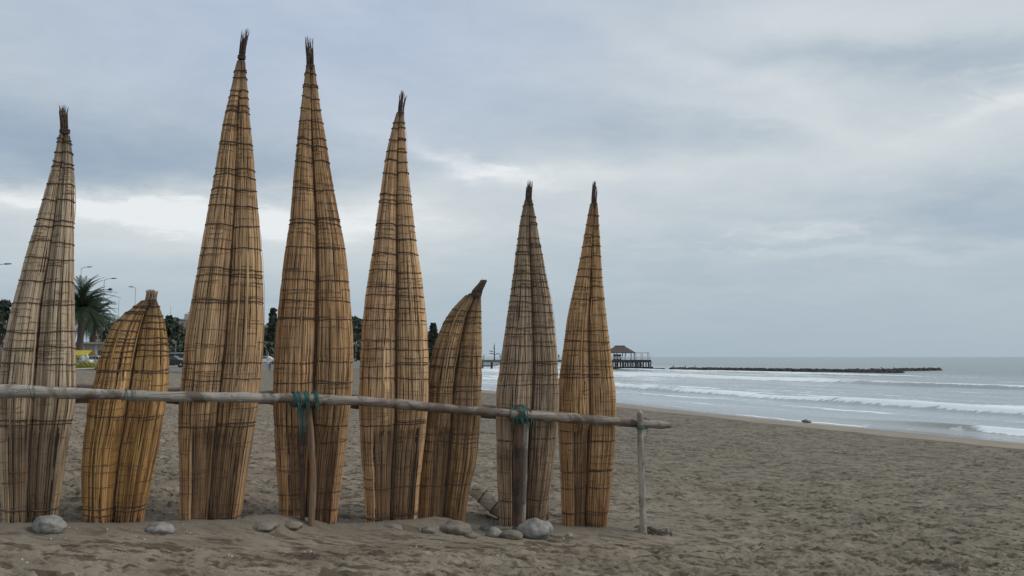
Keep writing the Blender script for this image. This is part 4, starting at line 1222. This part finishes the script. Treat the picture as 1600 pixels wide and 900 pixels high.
stall(117, 'market stall under a yellow canopy, against the edge of the leftmost boat')
stall(135, 'market stall under a yellow canopy between the two palm trunks', 1.3)

def car(px, Y, rz, c, label, van=False, base_z=.3, s_=1.0, name='parked_car'):
    p = at(px, 560, Y); e = empty(name, (p.x, Y, base_z), rz, label=label, cat='van' if van else 'car'); e.scale = (s_,) * 3
    pm_ = paint('car_paint', c)
    prof = [(-2.1, .35), (-2.15, .85), (-2.0, 1.9), (1.2, 1.95), (1.7, 1.15), (2.2, 1.0), (2.25, .38)] if van else [(-2.1, .35), (-2.15, .85), (-1.9, .98), (-1.35, 1.02), (-.85, 1.45), (.45, 1.47), (1.1, 1.0), (1.95, .86), (2.15, .60), (2.12, .35)]
    m = MB(); n = len(prof); V = []
    for y, in_ in ((-.85, 0), (.85, 0)):
        for x, z in prof: V.append((x, y * (1 - .12 * max(0, (z - .95) / .6)), z))
    m.add(V, [tuple(range(n)), tuple(range(2 * n - 1, n - 1, -1))] + [(i, n + i, n + (i + 1) % n, (i + 1) % n) for i in range(n)])
    m.build('body', pm_, e, smooth=False)
    wz = ((-1.8, 1.25), (-1.8, 1.8), (1.05, 1.8), (1.45, 1.2)) if van else ((-1.15, 1.05), (-.8, 1.38), (.42, 1.40), (.85, 1.04))
    for sd in (-1, 1):
        y_ = lambda z: sd * (.85 * (1 - .12 * max(0, (z - .95) / .6)) + .012)
        m = MB(); m.add([(x, y_(z), z) for x, z in wz], [(0, 1, 2, 3)]); m.build('side_window', M_glass, e, smooth=False)
    for x in (-1.3, 1.35):
        for y in (-.78, .78):
            m = MB(); m.tube([(x, y - .1, .33), (x, y + .1, .33)], .33, 14); w_ = m.build('wheel', M_tyre, e)
            q = MB(); q.tube([(x, y - .11, .33), (x, y + .11, .33)], .18, 10); q.build('rim', M_grey, w_)
car(268, 101, .1, (.03, .035, .04), 'dark parked car on the promenade between the golden and tallest boats')
car(285, 112, .05, (.45, .46, .47), 'silver van with a pale roof behind the dark car', van=True)
car(151, 100, .0, (.72, .72, .70), 'white parked car right of the second palm trunk')
car(417, 150, .1, (.75, .75, .74), 'white car between the tallest boat and the brown boat')
car(10, 84, .0, (.10, .04, .04), 'dark red car at the left edge behind the leftmost boat')
person(at(129, 560, 90).x, 90, .3, .5, 'person in pale clothes standing beside the large palm trunk', (.5, .5, .52))
person(at(136, 560, 91).x, 91, .3, 2.5, 'person in white walking between the palm trunks', (.6, .6, .58))
person(at(424, 560, 150).x, 148, .3, 0, 'person in white by the wall left of the brown boat', (.6, .58, .55), 1.75)

def shrub(px, py, w_px, h_px, label, seed, m_):
    g_ = ground_hit(px, py) if py > 578 else at(px, py, 88); w = w_px / F * g_.y; h = h_px / F * g_.y
    if py <= 578: g_.z = .25
    e = empty('shrub', g_, label=label, cat='shrub')
    g = np.random.default_rng(seed); N = 1400
    P = g.normal(size=(N, 3)) * np.array([w * .28, w * .2, h * .35]) + np.array([0, 0, h * .45]); P[:, 2] = np.abs(P[:, 2])
    A = g.normal(size=(N, 3)); A[:, 2] = np.abs(A[:, 2]) + .6; A /= np.linalg.norm(A, axis=1)[:, None]; B = np.cross(A, g.normal(size=(N, 3))); B /= np.linalg.norm(B, axis=1)[:, None]
    V = np.stack([P - B * .03, P + B * .03, P + A * .22 + B * .02, P + A * .26 - B * .01], 1).reshape(-1, 3)
    link('leaves', np_mesh('leaves', V, np.arange(N * 4).reshape(-1, 4), [m_], smooth=False), e)
    m = MB()
    for k in range(6): m.tube([(0, 0, -.1), (math.cos(k) * w * .2, math.sin(k) * w * .15, h * .5)], [.03, .01], 4)
    m.build('stems', M_bark, e)
shrub(133, 578, 30, 9, 'yellow-green shrub on the wall below the palms', 1, M_leaf_y)
shrub(158, 577, 34, 6, 'low yellowish plants right of the yellow-green shrub', 2, M_leaf_y)
shrub(112, 577, 22, 6, 'low yellowish plants beside the edge of the leftmost boat', 3, M_leaf_y)

bd = empty('flying_bird', at(172.5, 453, 60), .6, label='small dark bird in the sky right of the palms', cat='bird')
m = MB(); m.tube([(-.16, 0, 0), (-.08, 0, .01), (.04, 0, .01), (.12, 0, .03), (.17, 0, .02)], [.008, .045, .06, .035, .01], 8); m.add([(-.16, -.03, 0), (-.16, .03, 0), (-.27, .05, 0), (-.27, -.05, 0)], [(0, 1, 2, 3)]); m.build('body', M_dark, bd)
for sd in (-1, 1):
    m = MB(); m.add([(.07, 0, .03), (-.07, 0, .03), (-.10, sd * .18, .12), (.06, sd * .2, .13), (-.14, sd * .36, .04), (-.05, sd * .36, .05)], [(0, 1, 2, 3), (3, 2, 4, 5)]); m.build('wing', M_dark, bd, smooth=False)
BL = ['nearest the pier end', 'second out from the pier end', 'third out from the pier end', 'near the right tip, the inner of two', 'near the right tip, the outer of two']
for i, (px, Y) in enumerate([(1052, 228), (1071, 226), (1086, 223), (1378, 190), (1397, 189)]):
    p = at(px, 574, Y); e = empty('resting_bird', (p.x, Y, SEA + .72), i, label='tiny dark bird perched on the breakwater rocks, ' + BL[i], cat='bird', group='birds on the breakwater')
    m = MB(); m.tube([(-.25, 0, .15), (-.05, 0, .25), (.12, 0, .38), (.16, 0, .55), (.28, 0, .56)], [.03, .13, .10, .06, .02], 7); m.tube([(0, 0, -.3), (0, 0, .2)], .025, 4); m.build('body', M_dark, e)
#MARK_HAZE
